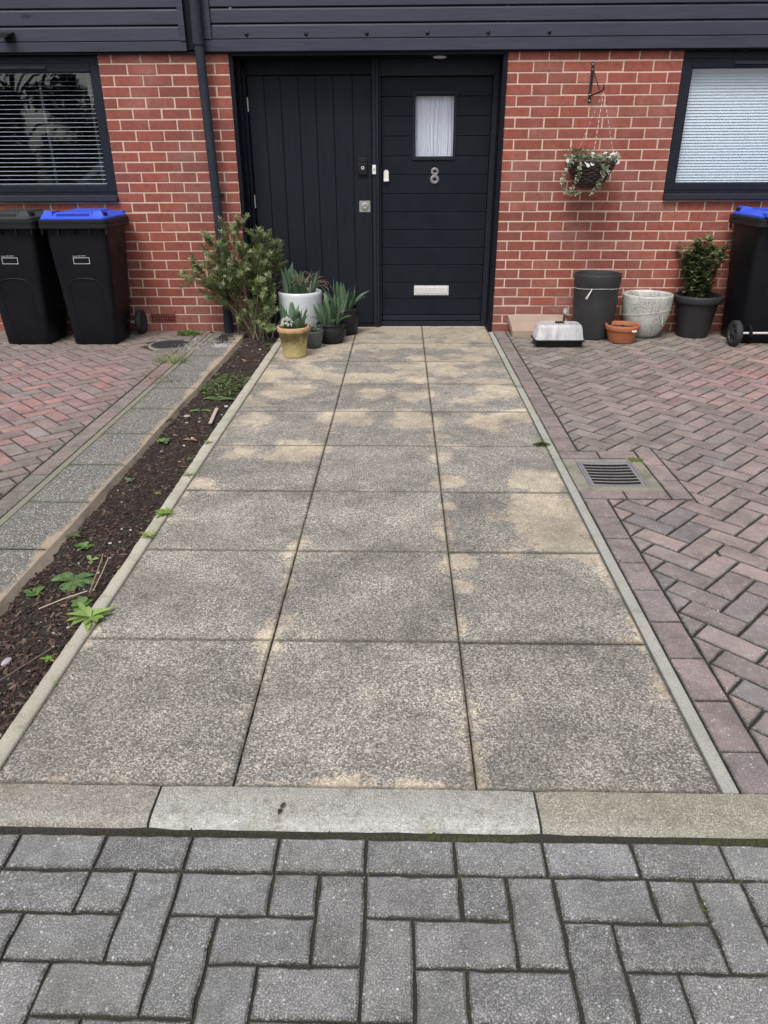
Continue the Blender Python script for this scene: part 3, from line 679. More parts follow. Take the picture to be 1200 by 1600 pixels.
# mulch: bark shreds, twigs, stones
mb = MB()
cols = [(.035, .022, .018), (.055, .032, .026), (.09, .045, .035), (.11, .07, .055), (.03, .024, .022), (.17, .12, .09), (.02, .017, .016)]
for _ in range(9000):
    y = FY + (-.02 - FY) * (R.random() ** 1.25); x = R.uniform(-1.262, -.966); z = soilz(x, y)
    L = R.uniform(.005, .022) * (1.1 if y < -4 else .8); w = L * R.uniform(.12, .5); a = R.uniform(0, PI); c = R.choice(cols)
    Mx = Matrix.Translation((x, y, z + .002)) @ Matrix.Rotation(a, 4, 'Z') @ Matrix.Rotation(R.gauss(0, .4), 4, 'X') @ Matrix.Rotation(R.gauss(0, .35), 4, 'Y')
    mb.box((-L / 2, -w / 2, -.001), (L / 2, w / 2, R.uniform(.0008, .0035)), c, M=Mx)
for _ in range(230):
    y = FY + (-.02 - FY) * (R.random() ** 1.6); x = R.uniform(-1.25, -.98); z = soilz(x, y) + .004; a = R.uniform(0, PI * 2); L = R.uniform(.03, .10)
    pts = []; p = Vector((x, y, z)); d = Vector((math.cos(a), math.sin(a), 0))
    for k in range(5):
        pts.append(p.copy()); p = p + d * L / 5; d = (d + Vector((R.gauss(0, .3), R.gauss(0, .3), R.gauss(0, .12)))).normalized(); p.z = max(p.z, -.03); p.x = clamp(p.x, -1.262, -.965)
    mb.tube(pts, R.uniform(.0006, .0016), 4, R.choice([(.16, .11, .08), (.25, .19, .14), (.10, .07, .06)]), cap=False)
tag(mb.build('bark_mulch', M['bark']), kind='stuff')
mb = MB()
for _ in range(150):
    y = FY + (-.02 - FY) * (R.random() ** 1.5); x = R.uniform(-1.26, -.975); z = soilz(x, y) + .003; r = R.choice([.002, .003, .003, .0045, .006, .009])
    g = R.uniform(.25, .7); q = R.random(); Mx = Matrix.Translation((x, y, z)) @ Matrix.Rotation(R.uniform(0, 6), 4, 'Z') @ Matrix.Rotation(R.gauss(0, .4), 4, 'X')
    mb.box((-r, -r * R.uniform(.4, .9), -r * .3), (r, r * R.uniform(.4, .9), r * .4), (g, g * .96, g * .9), bev=r * .3, M=Mx)
tag(mb.build('gravel', M['bark']), kind='stuff')

# ================================================================== HOUSE
house = thing('terraced_house', (0, 0, 0), 'red brick terraced house with dark timber cladding above and black front door', 'house')
ZT = 2.0146
def bricktone():
    v = R.gauss(1, .085); c = mixc((.300, .074, .048), (.250, .064, .045), R.random())
    if R.random() < .06: c = mixc(c, (.15, .055, .045), .35)
    if R.random() < .12: c = mixc(c, (.33, .12, .09), .6)
    return tuple(q * v for q in c)
def brickwall(spans, phase_odd, phase_even, holes, extra_skip=()):
    mb = MB()
    for k in range(0, 29):
        z0 = ZT - .075 * k + .0058; z1 = ZT - .075 * (k - 1) - .0058
        if k == 0: z1 = 2.087
        ph = phase_odd if k % 2 else phase_even
        x = ph - .225 * 40
        while x < spans[1] + .3:
            a, b = x + .0055, x + .2195
            segs = [(max(a, spans[0]), min(b, spans[1]))]
            for (hx0, hx1, hz0, hz1) in holes:
                if hz0 < (z0 + z1) / 2 < hz1:
                    ns = []
                    for (p, q) in segs:
                        if q <= hx0 or p >= hx1: ns.append((p, q))
                        else:
                            if p < hx0: ns.append((p, hx0))
                            if q > hx1: ns.append((hx1, q))
                    segs = ns
            for (p, q) in segs:
                if q - p > .012:
                    j = R.gauss(0, .0008); e = [R.gauss(0, .0007) for _ in range(4)]; c = bricktone()
                    if k >= 25: c = mixc(c, (.2, .10, .085), .35)
                    zt = z1
                    for (hx0, hx1, hz0, hz1) in holes:
                        if p < hx1 and q > hx0 and z0 < hz0 < z1: zt = hz0
                    mb.box((p + e[0], j, z0 + e[2]), (q + e[1], .09, zt + e[3]), c, bev=.0028)
            x += .225
    o = mb.build('brick_wall', M['brick'], house)
    # mortar sheet behind the brick faces
    mm = MB()
    y0, y1 = .0035, .10; zs0, zs1 = -.04, 2.088
    xs = sorted(set([spans[0], spans[1]] + [v for h in holes for v in h[:2] if spans[0] < v < spans[1]]))
    for a, b in zip(xs, xs[1:]):
        zz = [(zs0, zs1)]
        for h in holes:
            if h[0] <= a + 1e-5 and b <= h[1] + 1e-5:
                nn = []
                for (p, q) in zz:
                    if p < h[2]: nn.append((p, min(q, h[2])))
                    if q > h[3]: nn.append((max(p, h[3]), q))
                zz = nn
        for (p, q) in zz: mm.box((a, y0, p), (b, y1, q))
    mm.build('mortar', M['mortar'], o)
    return o
WL = (-3.62, -2.257, 1.045, 2.088); WR = (2.168, 3.60, 1.045, 2.088)
brickwall((-4.7, -1.257), -1.593, -1.4805, [WL, (-2.134, -1.909, .062, .142)])
brickwall((.857, 5.0), 1.053, .9405, [WR])
# inner masonry that carries the upper floor and closes the rooms
mb = MB()
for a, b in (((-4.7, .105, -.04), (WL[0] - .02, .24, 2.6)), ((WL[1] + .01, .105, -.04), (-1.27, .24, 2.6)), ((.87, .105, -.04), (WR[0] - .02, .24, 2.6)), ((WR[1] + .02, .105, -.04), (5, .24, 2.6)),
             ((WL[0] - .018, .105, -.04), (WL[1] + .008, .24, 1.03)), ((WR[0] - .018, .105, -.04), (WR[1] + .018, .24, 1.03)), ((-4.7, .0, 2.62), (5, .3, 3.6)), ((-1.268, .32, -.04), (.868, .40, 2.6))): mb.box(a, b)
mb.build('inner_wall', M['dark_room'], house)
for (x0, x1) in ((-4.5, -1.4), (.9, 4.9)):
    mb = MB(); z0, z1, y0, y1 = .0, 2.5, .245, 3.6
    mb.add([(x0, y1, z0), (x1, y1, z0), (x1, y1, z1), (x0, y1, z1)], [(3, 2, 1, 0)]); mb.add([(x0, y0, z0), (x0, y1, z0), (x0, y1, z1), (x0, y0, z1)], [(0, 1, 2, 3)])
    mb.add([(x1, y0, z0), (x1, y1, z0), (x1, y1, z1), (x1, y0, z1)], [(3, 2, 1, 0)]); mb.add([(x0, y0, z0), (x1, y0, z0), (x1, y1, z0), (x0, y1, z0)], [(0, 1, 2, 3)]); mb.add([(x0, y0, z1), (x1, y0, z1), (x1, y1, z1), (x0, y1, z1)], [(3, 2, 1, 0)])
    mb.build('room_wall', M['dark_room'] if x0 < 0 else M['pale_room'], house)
mb = MB(); mb.box((-4.8, .0, 3.61), (5.1, 4, 3.7)); mb.build('roof', M['frame'], house)
# air brick
mb = MB(); mb.box((-2.128, .004, .069), (-1.915, .03, .075), (.3, .07, .06)); mb.box((-2.128, .004, .129), (-1.915, .03, .135), (.3, .07, .06))
for i in range(11): mb.box((-2.128 + .0207 * i, .003, .075), (-2.128 + .0207 * i + .006, .03, .129), (.28, .07, .055))
mb.box((-2.128, .003, .1), (-1.915, .028, .104), (.28, .07, .055)); mb.box((-2.13, .03, .068), (-1.913, .05, .136), (.05, .02, .02))
mb.build('air_brick', M['brick'], house)

# cladding
def cladding(x0, x1, z0, heights, xw):
    mb = MB(); z = z0
    for i, h in enumerate(heights):
        # board: rounded shiplap, slightly proud at the foot
        xs = [x0]; 
        for k in range(40):
            xs.append(xs[-1] + R.uniform(.15, .3))
            if xs[-1] > x1: xs[-1] = x1; break
        yb = -.042 if i == 0 else -.036
        rings = []
        for x in xs:
            w = .0012 * nz(x, i, 0, 1.5)
            rings.append([(x, .0, z + .002), (x, yb + .004 + w, z + .002), (x, yb + w, z + .006), (x, yb + .002 + w, z + h - .018), (x, yb + .010 + w, z + h - .006), (x, yb + .020, z + h - .004), (x, .0, z + h - .004)])
        mb.loft(rings); z += h
    return mb
HL = [.064, .101, .107, .101, .105, .102, .104, .101, .104, .1]; HR = [.078, .1, .1, .1, .1, .1, .1, .1, .1, .1]
c1_ = cladding(-4.7, -1.601, 2.089, HL, 0).build('cladding', M['clad'], house)
mb = cladding(-1.358, 5.0, 2.084, HR, 0); cl2 = mb.build('cladding', M['clad'], house)
mb = MB(); mb.box((-4.7, -.044, 2.0885), (-1.555, -.030, 2.1505), bev=.003); mb.box((-1.425, -.046, 2.0835), (5, -.030, 2.1595), bev=.003); mb.build('fascia_board', M['clad'], house)
mb = MB(); mb.box((-1.600, -.052, 2.152), (-1.555, .0, 3.1), bev=.003); mb.box((-1.424, -.052, 2.161), (-1.360, .0, 3.1), bev=.003); mb.build('corner_trim', M['board'], house)
mb = MB(); mb.box((-1.553, -.02, 2.10), (-1.427, -.004, 3.1)); mb.build('backing_board', M['lining'], house)
mb = MB(); mb.box((-4.7, -.028, 2.074), (5, .0, 2.0835)); mb.build('drip_strip', M['lining'], house)
for x in (-1.099, -.655, -.204, .247, .695, 1.145):
    b = MB(); Mx = Matrix.Translation((x, -.037, 2.193)) @ Matrix.Rotation(PI / 2, 4, 'X')
    b.lathe([(.0005, .010), (.007, .010), (.010, .006), (.010, 0), (.016, .0), (.017, -.004)], 12, M=Mx); b.build('bolt', M['iron'], cl2)
# small lamp bracket on the left cladding
b = MB(); Mx = Matrix.Translation((-2.89, -.037, 2.20))
b.box((-.03, -.02, -.04), (.045, 0, .02), bev=.006, M=Mx); b.loft([[Mx @ Vector(p) for p in r_] for r_ in ([(-.05, -.01, .015), (.05, -.01, .015), (.04, -.01, -.015), (-.04, -.01, -.015)], [(-.035, -.10, -.012), (.035, -.10, -.012), (.03, -.10, -.028), (-.03, -.10, -.028)])])
b.build('lamp_bracket', M['black_plastic'], house)

# entrance recess: linings, soffit, spotlight
mb = MB(); mb.box((-1.257, -.008, -.01), (-1.224, .24, 2.072), bev=.002); mb.box((-1.2238, .12, -.01), (-1.198, .24, 2.072), bev=.002); mb.box((-1.1978, .16, -.01), (-1.172, .24, 2.0), bev=.002)
mb.build('door_lining', M['lining'], house); mb = MB(); mb.box((.822, -.008, -.004), (.857, .24, 2.072), bev=.002); mb.build('door_lining', M['lining'], house)
mb = MB(); mb.box((-1.2235, -.02, 2.058), (.8215, .32, 2.0735)); mb.build('soffit', M['lining'], house)
sp = MB(); sp.lathe([(.052, .0), (.052, -.005), (.044, -.008), (.040, -.004), (.0005, -.004)], 28, (.347, .10, 2.0565)); sp.build('ceiling_spotlight', M['white_plastic'], house)
# side gate (vertical boards)
GY = .20
gate = MB(); gate.box((-1.168, GY + .012, .03), (-.180, GY + .04, 1.947)); gate = gate.build('side_gate', M['door_v'], house); gate['label'] = 'dark gate of vertical boards left of the front door'
bx_ = [-1.168, -1.035, -.904, -.762, -.626, -.485, -.333, -.181]
mb = MB()
for a, b in zip(bx_, bx_[1:]): mb.box((a + .0035, GY + R.uniform(-.0006, .0006), .028), (b - .0035, GY + .0115, 1.946), bev=.0025)
mb.build('board', M['door_v'], gate)
mb = MB(); mb.box((-1.172, GY - .012, 1.952), (-.178, .25, 2.0575), bev=.002); mb.build('gate_frame', M['lining'], house); mb = MB(); mb.box((-1.1715, .17, -.002), (-.1785, .3, .024), bev=.003); mb.build('gate_threshold', M['lining'], house)
for z in (1.70, .988):
    b = MB(); b.box((-1.180, GY - .012, z), (-1.166, GY - .002, z + .1), bev=.003); b.tube([(-1.171, GY - .015, z), (-1.171, GY - .015, z + .1)], .005, 8); b.build('hinge', M['metal'], gate)
# doorbell camera, lock plate
vb = MB(); vb.box((-.296, GY - .022, 1.238), (-.222, GY, 1.325), bev=.006); vb.box((-.298, GY - .012, 1.322), (-.220, GY, 1.362), bev=.004); vb.box((-.275, GY - .020, 1.325), (-.243, GY - .004, 1.346), bev=.003)
vb = vb.build('video_doorbell', M['black_plastic'], gate)
def ring(y, x, z, ro, ri, th, mat, name, par, n=32):
    b = MB(); Mx = Matrix.Translation((x, y, z)) @ Matrix.Rotation(PI / 2, 4, 'X'); b.lathe([(ro, 0), (ro, th * .7), (ro - th * .3, th), (ri + th * .3, th), (ri, th * .7), (ri, 0)], n, M=Mx); return b.build(name, mat, par)
ring(GY - .022, -.259, 1.290, .0125, .0075, .002, M['white_plastic'], 'doorbell_button', gate)
lp = MB(); lp.box((-.293, GY - .006, .952), (-.200, GY - .0005, 1.040), bev=.002); lp.build('lock_plate', M['satin_plate'], gate)
ring(GY - .006, -.2465, .996, .031, .0005, .004, M['satin_plate'], 'lock_knob', gate)
# mullion between gate and door
mb = MB(); mb.box((-.1775, .165, 0.0), (-.148, .24, 2.0575), bev=.003); mb.box((-.1465, .150, 0.0), (-.126, .24, 2.0575), bev=.003); mb.box((-.1245, .185, 0.0), (-.108, .24, 2.0575), bev=.002); mul = mb.build('mullion', M['frame'], house)
b = MB(); b.box((-.179, .150, 1.242), (-.149, .1645, 1.312), bev=.004); b = b.build('doorbell', M['white_plastic'], house)
ring(.150, -.164, 1.277, .008, .0055, .002, M['hub'], 'push_button', b, 20)
# front door
DY = .22
gz = [.096, .236, .378, .524, .666, .811, .953, 1.092, 1.238, 1.376, 1.521, 1.663, 1.802, 1.937]
dr = MB()
for a, b in zip(gz, gz[1:]):
    a2, b2 = a + .002, b - .002; spans = [(-.104, .775)]
    if a > 1.37 and b < 1.81: spans = [(-.104, .160), (.490, .775)]
    if a < 1.376 < b or abs(a - 1.376) < .001: pass
    for (p, q) in spans: dr.box((p, DY, a2), (q, DY + .02, b2), bev=.003)
dr.box((-.1035, DY + .0205, .05), (.160, DY + .035, 1.936)); dr.box((.490, DY + .0205, .05), (.7745, DY + .035, 1.936)); dr.box((.1602, DY + .0205, .05), (.4898, DY + .035, 1.362)); dr.box((.1602, DY + .0205, 1.822), (.4898, DY + .035, 1.936))
door = dr.build('front_door', M['door'], house); door['label'] = 'dark front door of horizontal boards with a small window'
b = MB(); b.box((-.100, DY - .014, .050), (.772, DY - .0005, .094), bev=.004); b.build('weatherboard', M['frame'], door)
b = MB()
for (a, c) in (((.147, DY - .010, 1.346), (.171, DY - .0005, 1.838)), ((.477, DY - .010, 1.346), (.501, DY - .0005, 1.838)), ((.1712, DY - .0095, 1.346), (.4768, DY - .0005, 1.370)), ((.1712, DY - .0095, 1.814), (.4768, DY - .0005, 1.838))): b.box(a, c, bev=.003)
b.build('glazing_frame', M['frame'], door)
b = MB(); b.box((.1605, DY + .008, 1.377), (.4895, DY + .013, 1.801)); b.build('window_pane', M['glass_door'], door)
b = MB(); n = 150; V = []; xs_ = [.150 + .35 * i / n for i in range(n + 1)]
for z in [1.34 + .5 * j / 12 for j in range(13)]:
    for i, x in enumerate(xs_):
        sp_ = (z - 1.34) / .5; V.append((x + .006 * math.sin(z * 9 + x * 30), DY + .055 + .008 * math.sin(x * 150 + 3 * math.sin(x * 40) + sp_ * .8) + .004 * math.sin(x * 410 + z * 3), z))
b.add(V, [(j * (n + 1) + i, j * (n + 1) + i + 1, (j + 1) * (n + 1) + i + 1, (j + 1) * (n + 1) + i) for j in range(12) for i in range(n)], smooth=True); b.build('curtain', M['curtain'], door)
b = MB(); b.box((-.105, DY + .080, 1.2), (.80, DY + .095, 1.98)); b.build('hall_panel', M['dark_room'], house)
# letter plate, number, lock
b = MB(); b.box((.177, DY - .008, .268), (.483, DY - .0005, .350), bev=.004); lpo = b.build('letter_plate', M['metal'], door)
b = MB(); b.box((.190, DY - .012, .281), (.470, DY - .0085, .337), bev=.002); b.build('letter_flap', M['metal'], door)
b = MB()
for (zc, ro, ri) in ((1.2595, .0335, .0115), (1.2005, .0385, .0130)):
    Mx = Matrix.Translation((.336, DY - .0005 - (.0003 if zc > 1.23 else 0), zc)) @ Matrix.Rotation(PI / 2, 4, 'X') @ Matrix.Scale(.93, 4, (0, 1, 0)); b.lathe([(ro, 0), (ro, .006), (ro - .003, .009), (ri + .003, .009), (ri, .006), (ri, 0)], 36, M=Mx)
b.build('house_number', M['grey_number'], door)
b = MB(); out = [(-.021, 0), (.021, 0)] + [(.021 * math.cos(a), .066 + .021 * math.sin(a)) for a in [PI * k / 14 for k in range(15)]]
b.loft([[(-.066 + p[0], DY - .0005, 1.187 + p[1]) for p in out][::-1], [(-.066 + p[0], DY - .007, 1.187 + p[1]) for p in out][::-1], [(-.066 + p[0] * .86, DY - .011, 1.190 + p[1] * .95) for p in out][::-1]]); lk = b.build('lock_escutcheon', M['white_plastic'], door)
b = MB(); b.box((-.087, DY - .022, 1.186), (-.045, DY - .0075, 1.200), bev=.003); b.build('finger_pull', M['metal'], door)
# door frame and threshold
mb = MB(); mb.box((.778, .185, -.004), (.8215, .26, 2.0575), bev=.003); mb.box((-.1078, .19, 1.941), (.7778, .26, 2.0575), bev=.003); mb.box((-.1078, .195, .0), (.7778, .30, .044), bev=.004); mb.build('door_frame', M['frame'], house)

# windows
def window(name_label, x0, x1, glass_x, vent, slat_pitch, slat_w, tilt, cords):
    zf0, zf1 = 1.118, 2.022; gz0, gz1 = 1.173, 1.965; fy = .022
    wroot = bpy.data.objects.new('window', None); COL.objects.link(wroot); wroot.parent = house; wroot['label'] = name_label
    mb = MB(); gx0, gx1 = glass_x
    mb.box((x0 + .004, fy, zf0), (gx0, fy + .06, zf1), bev=.006); mb.box((gx1, fy, zf0), (x1 - .004, fy + .06, zf1), bev=.006)
    mb.box((gx0 + .0005, fy + .0005, zf0), (gx1 - .0005, fy + .06, gz0), bev=.006); mb.box((gx0 + .0005, fy + .0005, gz1), (gx1 - .0005, fy + .06, zf1), bev=.006)
    # bead round the pane
    for a, c in (((gx0 - .002, fy + .008, gz0 - .012), (gx0 + .010, fy + .028, gz1 + .012)), ((gx1 - .010, fy + .008, gz0 - .012), (gx1 + .002, fy + .028, gz1 + .012)), ((gx0 + .0105, fy + .009, gz0 - .012), (gx1 - .0105, fy + .028, gz0 + .004)), ((gx0 + .0105, fy + .009, gz1 - .004), (gx1 - .0105, fy + .028, gz1 + .012))): mb.box(a, c, bev=.003)
    mb.box((x0 + .004, .030, zf1 + .002), (x1 - .004, .08, 2.073)); mb.build('frame', M['frame'], wroot)
    x = gx0 + .12 if gx0 > 0 else gx1 - .1; s = 1 if gx0 > 0 else -1
    for k in range(2): mb = MB(); mb.box((x - .012, fy - .0012, zf0 + .022), (x + .012, fy - .0002, zf0 + .028)); x += s * .41; mb.build('drain_slot', M['void'], wroot)
    mb = MB(); rings = []
    for x in (x0 - .0, x1 + .0): rings.append([(x, .09, 1.048), (x, -.038, 1.048), (x, -.040, 1.056), (x, -.034, 1.078), (x, -.010, 1.084), (x, .010, 1.100), (x, .09, 1.104)])
    mb.loft(rings); mb.box((x0 + .003, .024, 1.104), (x1 - .003, .08, 1.1165)); mb.build('sill', M['frame'], wroot)
    mb = MB(); mb.add([(gx0, fy + .032, gz0 - .01), (gx1, fy + .032, gz0 - .01), (gx1, fy + .032, gz1 + .01), (gx0, fy + .032, gz1 + .01)], [(0, 1, 2, 3)]); mb.build('pane', M['glass'], wroot)
    mb = MB(); mb.box((vent[0], fy - .014, 1.984), (vent[1], fy - .001, 2.006), bev=.004); mb.build('trickle_vent', M['pipe'], wroot)
    mb = MB(); z = gz1 - .002; yb = .118
    mb.box((gx0 + .004, yb - .013, gz1 - .003), (gx1 - .004, yb + .013, gz1 + .022), bev=.002)
    zz = z - slat_pitch * .6; n = 0
    while zz > gz0 + .004:
        ct, stt = math.cos(tilt), math.sin(tilt); V = []; w = slat_w / 2; ss = 4; dz = R.gauss(0, .0003)
        for x in (gx0 + .006, gx1 - .006):
            for k in range(ss + 1):
                u = -w + slat_w * k / ss; h = .0010 * (1 - (u / w) ** 2); V.append((x, yb + u * ct - h * stt, zz + dz + u * stt + h * ct))
        F = [(k, k + 1, ss + 1 + k + 1, ss + 1 + k) for k in range(ss)]; mb.add(V, F, smooth=True); zz -= slat_pitch
    mb.box((gx0 + .006, yb - .010, gz0 - .012), (gx1 - .006, yb + .010, gz0 + .001), bev=.002)
    for cx in cords:
        for dy in (-slat_w / 2 - .001, slat_w / 2 + .001): mb.tube([(cx, yb + dy * math.cos(tilt) , gz0), (cx, yb + dy * math.cos(tilt), gz1)], .0009, 4, cap=False)
    mb.build('venetian_blind', M['blind'], wroot)
    return wroot
window('window with open slatted blind, above the two bins', WL[0], WL[1], (-3.54, -2.336), (-3.4, -2.676), .0318, .025, rad(8), (-2.79, -2.40, -3.3))
window('window with closed pale blind, above the pots', WR[0], WR[1], (2.250, 3.52), (2.56, 3.3), .0208, .025, rad(64), (2.30, 2.78, 3.3))

# downpipe
mb = MB(); mb.tube([(-1.444, -.095, 3.1), (-1.448, -.095, 2.4), (-1.452, -.095, 2.13)], .0405, 20); mb.tube([(-1.452, -.095, 2.15), (-1.448, -.095, 2.1), (-1.428, -.093, 1.12), (-1.428, -.09, .13)], .0365, 20)
mb.tube([(-1.452, -.095, 2.155), (-1.452, -.095, 2.12)], .0435, 20); mb.tube([(-1.428, -.09, .135), (-1.428, -.09, -.03)], .0405, 20); mb.tube([(-1.428, -.09, .072), (-1.428, -.09, .062)], .043, 20)
dp = mb.build('downpipe', M['pipe'], house)
for z in (1.10,):
    b = MB(); b.tube([(-1.428, -.093, z - .012), (-1.428, -.093, z + .012)], .0395, 20); b.box((-1.47, -.06, z - .012), (-1.386, -.001, z + .012), bev=.002); b.tube([(-1.395, -.05, z), (-1.37, -.05, z)], .006, 8); b.build('pipe_bracket', M['pipe'], dp)
# basket bracket on the wall
mb = MB(); bx0 = 1.497
mb.box((bx0 - .011, -.006, 1.735), (bx0 + .011, -.0005, 2.005), bev=.003)
mb.tube([(bx0, -.008, 1.78), (bx0 + .012, -.08, 1.786), (bx0 + .030, -.16, 1.795), (bx0 + .042, -.20, 1.80)], .0055, 8)
mb.tube([(bx0 + .002, -.008, 1.965), (bx0 + .012, -.07, 1.90), (bx0 + .03, -.15, 1.825), (bx0 + .036, -.165, 1.80)], .0045, 8)
mb.tube([(bx0 + .040, -.195, 1.80), (bx0 + .044, -.212, 1.795), (bx0 + .047, -.222, 1.808), (bx0 + .047, -.222, 1.83), (bx0 + .040, -.216, 1.842)], [.006, .006, .007, .007, .003], 8)
br = mb.build('basket_bracket', M['iron'], house)
for z in (1.75, 1.79, 1.955, 1.99):
    b = MB(); b.lathe([(.0005, .0035), (.004, .003), (.005, 0)], 10, M=Matrix.Translation((bx0, -.006, z)) @ Matrix.Rotation(PI / 2, 4, 'X')); b.build('screw', M['metal'], br)

# ================================================================== WHEELED BINS
def rrect(cx, cy, w, d, z, r=.05, n=4):
    P = []
    for (sx, sy, a0) in ((1, -1, -PI / 2), (1, 1, 0), (-1, 1, PI / 2), (-1, -1, PI)):
        for k in range(n + 1):
            a = a0 + PI / 2 * k / n; P.append(Vector((cx + sx * (w / 2 - r) + r * math.cos(a), cy + sy * (d / 2 - r) + r * math.sin(a), z)))
    return P
def make_bin(loc, rz, lidmat, label, logo=True):
    root = thing('wheelie_bin', loc, label, 'bin', 'wheeled refuse bins against the house', rz)
    mb = MB()
    H = .90
    prof = [(.0, .350, .40, .0), (.012, .362, .412, 0), (.25, .392, .432, .004), (.50, .420, .455, .006), (.56, .432, .462, .006), (.78, .458, .482, .008), (.885, .468, .49, .010)]
    rings = []
    for (z, w, d, cy) in prof:
        r_ = rrect(0, cy, w, d, z, .045, 4)
        for p in r_:    # hollow for the wheels at the back
            if p.y > .12 and z < .24: p.y -= .06 * (1 - z / .24); 
        rings.append(r_)
    mb.loft(rings, smooth=True); body = mb.build('body', M['bin'], root)
    # front moulding: raised arch panel edges
    def yf(z): 
        for (a, b) in zip(prof, prof[1:]):
            if a[0] <= z <= b[0]:
                t_ = (z - a[0]) / (b[0] - a[0]); return (a[3] + (b[3] - a[3]) * t_) - (a[2] + (b[2] - a[2]) * t_) / 2
    mb = MB(); pts = []
    for (x, z) in [(-.112, .03), (-.118, .25), (-.124, .42), (-.118, .475), (-.095, .505), (-.05, .515), (0, .517), (.05, .515), (.095, .505), (.118, .475), (.124, .42), (.118, .25), (.112, .03)]: pts.append((x, yf(z) + .004, z))
    mb.tube(pts, .0085, 8); mb.build('front_moulding', M['bin'], root)
    # rim band
    mb = MB(); rim = []
    for (z, w, d, r) in [(.878, .474, .50, .045), (.885, .525, .552, .05), (.890, .535, .562, .05), (.917, .535, .562, .05), (.9185, .526, .553, .05), (.923, .526, .553, .05), (.9245, .533, .56, .05), (.945, .533, .56, .05), (.948, .525, .552, .05), (.948, .46, .49, .04), (.90, .45, .48, .04)]: rim.append(rrect(0, .010, w, d, z, r, 5))
    mb.loft(rim, cap=(False, False)); 
    for sx in (-1, 1):
        for k in range(3): mb.box((sx * .12 * k - .003 if k else -.003, -.262, .845), (sx * .12 * k + .003 if k else .003, -.225, .884))
    mb.build('rim', M['bin_rim'], root)
    # lid with raised moulding
    mb = MB(); L = []
    for (z, w, d) in [(.944, .500, .525), (.949, .508, .533), (.962, .506, .531), (.967, .494, .52), (.972, .47, .49), (.985, .42, .45), (.990, .40, .43)]: L.append(rrect(0, .012, w, d, z, .045, 4))
    mb.loft(L, smooth=True)
    for sx in (-1, 1):   # lifting horns on both front corners
        a = [(sx * .238, -.235, .966), (sx * .238, -.12, .966), (sx * .14, -.10, .975), (sx * .15, -.238, .966)]; b = [(sx * .212, -.212, 1.012), (sx * .212, -.145, 1.010), (sx * .150, -.13, 1.002), (sx * .158, -.218, 1.006)]
        if sx < 0: a, b = a[::-1], b[::-1]
        mb.loft([[Vector(p) for p in a], [Vector(p) for p in b]])
    mb.loft([[Vector(p) for p in r_] for r_ in ([(-.152, -.232, .966), (.152, -.232, .966), (.14, .22, .982), (-.14, .22, .982)], [(-.135, -.205, .996), (.135, -.205, .996), (.13, .20, 1.004), (-.13, .20, 1.004)])])
    mb.box((-.23, .235, .955), (-.12, .30, .985), bev=.006); mb.box((.12, .235, .955), (.23, .30, .985), bev=.006)
    lid = mb.build('lid', lidmat, root)
    mb = MB()
    mb.box((-.12, -.2335, .972), (.12, -.214, .9905)); 
    mb.build('lid_recess', M['dark_lid'] if lidmat is M['dark_lid'] else M['blue_deep'], lid)
    for sx in (-1, 1):
        b = MB(); b.box((sx * .2365 - .010, -.205, .976), (sx * .2365 - .0 if sx > 0 else sx * .2365 + .010, -.150, .998)) if sx > 0 else b.box((-.2365, -.205, .976), (-.2265, -.150, .998)); b.build('grip_hole', M['void'], lid)
    mb = MB()
    for k in range(9): mb.box((-.07 + k * .016, -.09 + .01 * (k % 2), .9975), (-.06 + k * .016, -.075 + .004 * (k % 3), .9995))
    # handle bar at the back and hinge lugs
    hb = MB(); hb.tube([(-.20, .285, .93), (-.20, .325, .945), (-.17, .335, .945), (.17, .335, .945), (.20, .325, .945), (.20, .285, .93)], .0125, 10); hb.build('handle', M['bin_rim'], root)
    # wheels and axle
    ax = MB(); ax.tube([(-.235, .225, .100), (.235, .225, .100)], .009, 10); ax.build('axle', M['metal'], root)
    for sx in (-1, 1):
        br_ = MB(); br_.loft([[Vector((sx * .13 + dx, .135, z)) for dx, z in ((-.012, .06), (.012, .06), (.012, .2), (-.012, .2))], [Vector((sx * .13 + dx, .245, z)) for dx, z in ((-.012, .078), (.012, .078), (.012, .13), (-.012, .13))]])
        br_.build('axle_mount', M['bin'], root)
    for sx in (-1, 1):
        Mx = Matrix.Translation((sx * .250, .225, .100)) @ Matrix.Rotation(PI / 2, 4, 'Y')
        w = MB(); w.lathe([(.070, -.024), (.090, -.025), (.098, -.018), (.100, 0), (.098, .018), (.090, .025), (.070, .024)], 36, M=Mx); w.lathe([(.072, -.012), (.022, -.008), (.02, -.026), (.0005, -.026)], 24, M=Mx); w.lathe([(.072, .012), (.022, .008), (.02, .026), (.0005, .026)], 24, M=Mx)
        w = w.build('wheel', M['rubber'], root)
        h = MB(); h.lathe([(.071, -.021), (.064, -.016), (.064, .016), (.071, .021)], 24, M=Mx)
        for k in range(5):
            Mk = Mx @ Matrix.Rotation(2 * PI * k / 5, 4, 'Z'); h.box((.018, -.006, -.018), (.066, .006, .018), M=Mk)
        h.build('hub', M['hub'], w)
    if logo:
        # council print on the sloping front face
        sl = math.atan2(yf(.78) - yf(.56), .22); zc = .66
        Fm = Matrix.Translation((.01, yf(zc) - .0012, zc)) @ Matrix.Rotation(PI / 2 + sl * 1.0, 4, 'X')
        p = MB(); w_, h_, tk = .062, .046, .0022
        for (a, c) in (((-w_, -.03, 0), (w_, -.03 + tk, .0008)), ((-w_, h_ - .03 - tk, 0), (w_, h_ - .03, .0008)), ((-w_, -.03 + tk, 0), (-w_ + tk, h_ - .03 - tk, .0008)), ((w_ - tk, -.03 + tk, 0), (w_, h_ - .03 - tk, .0008))): p.box(a, c, M=Fm)
        p = p.build('name_box', M['white_print'], root)
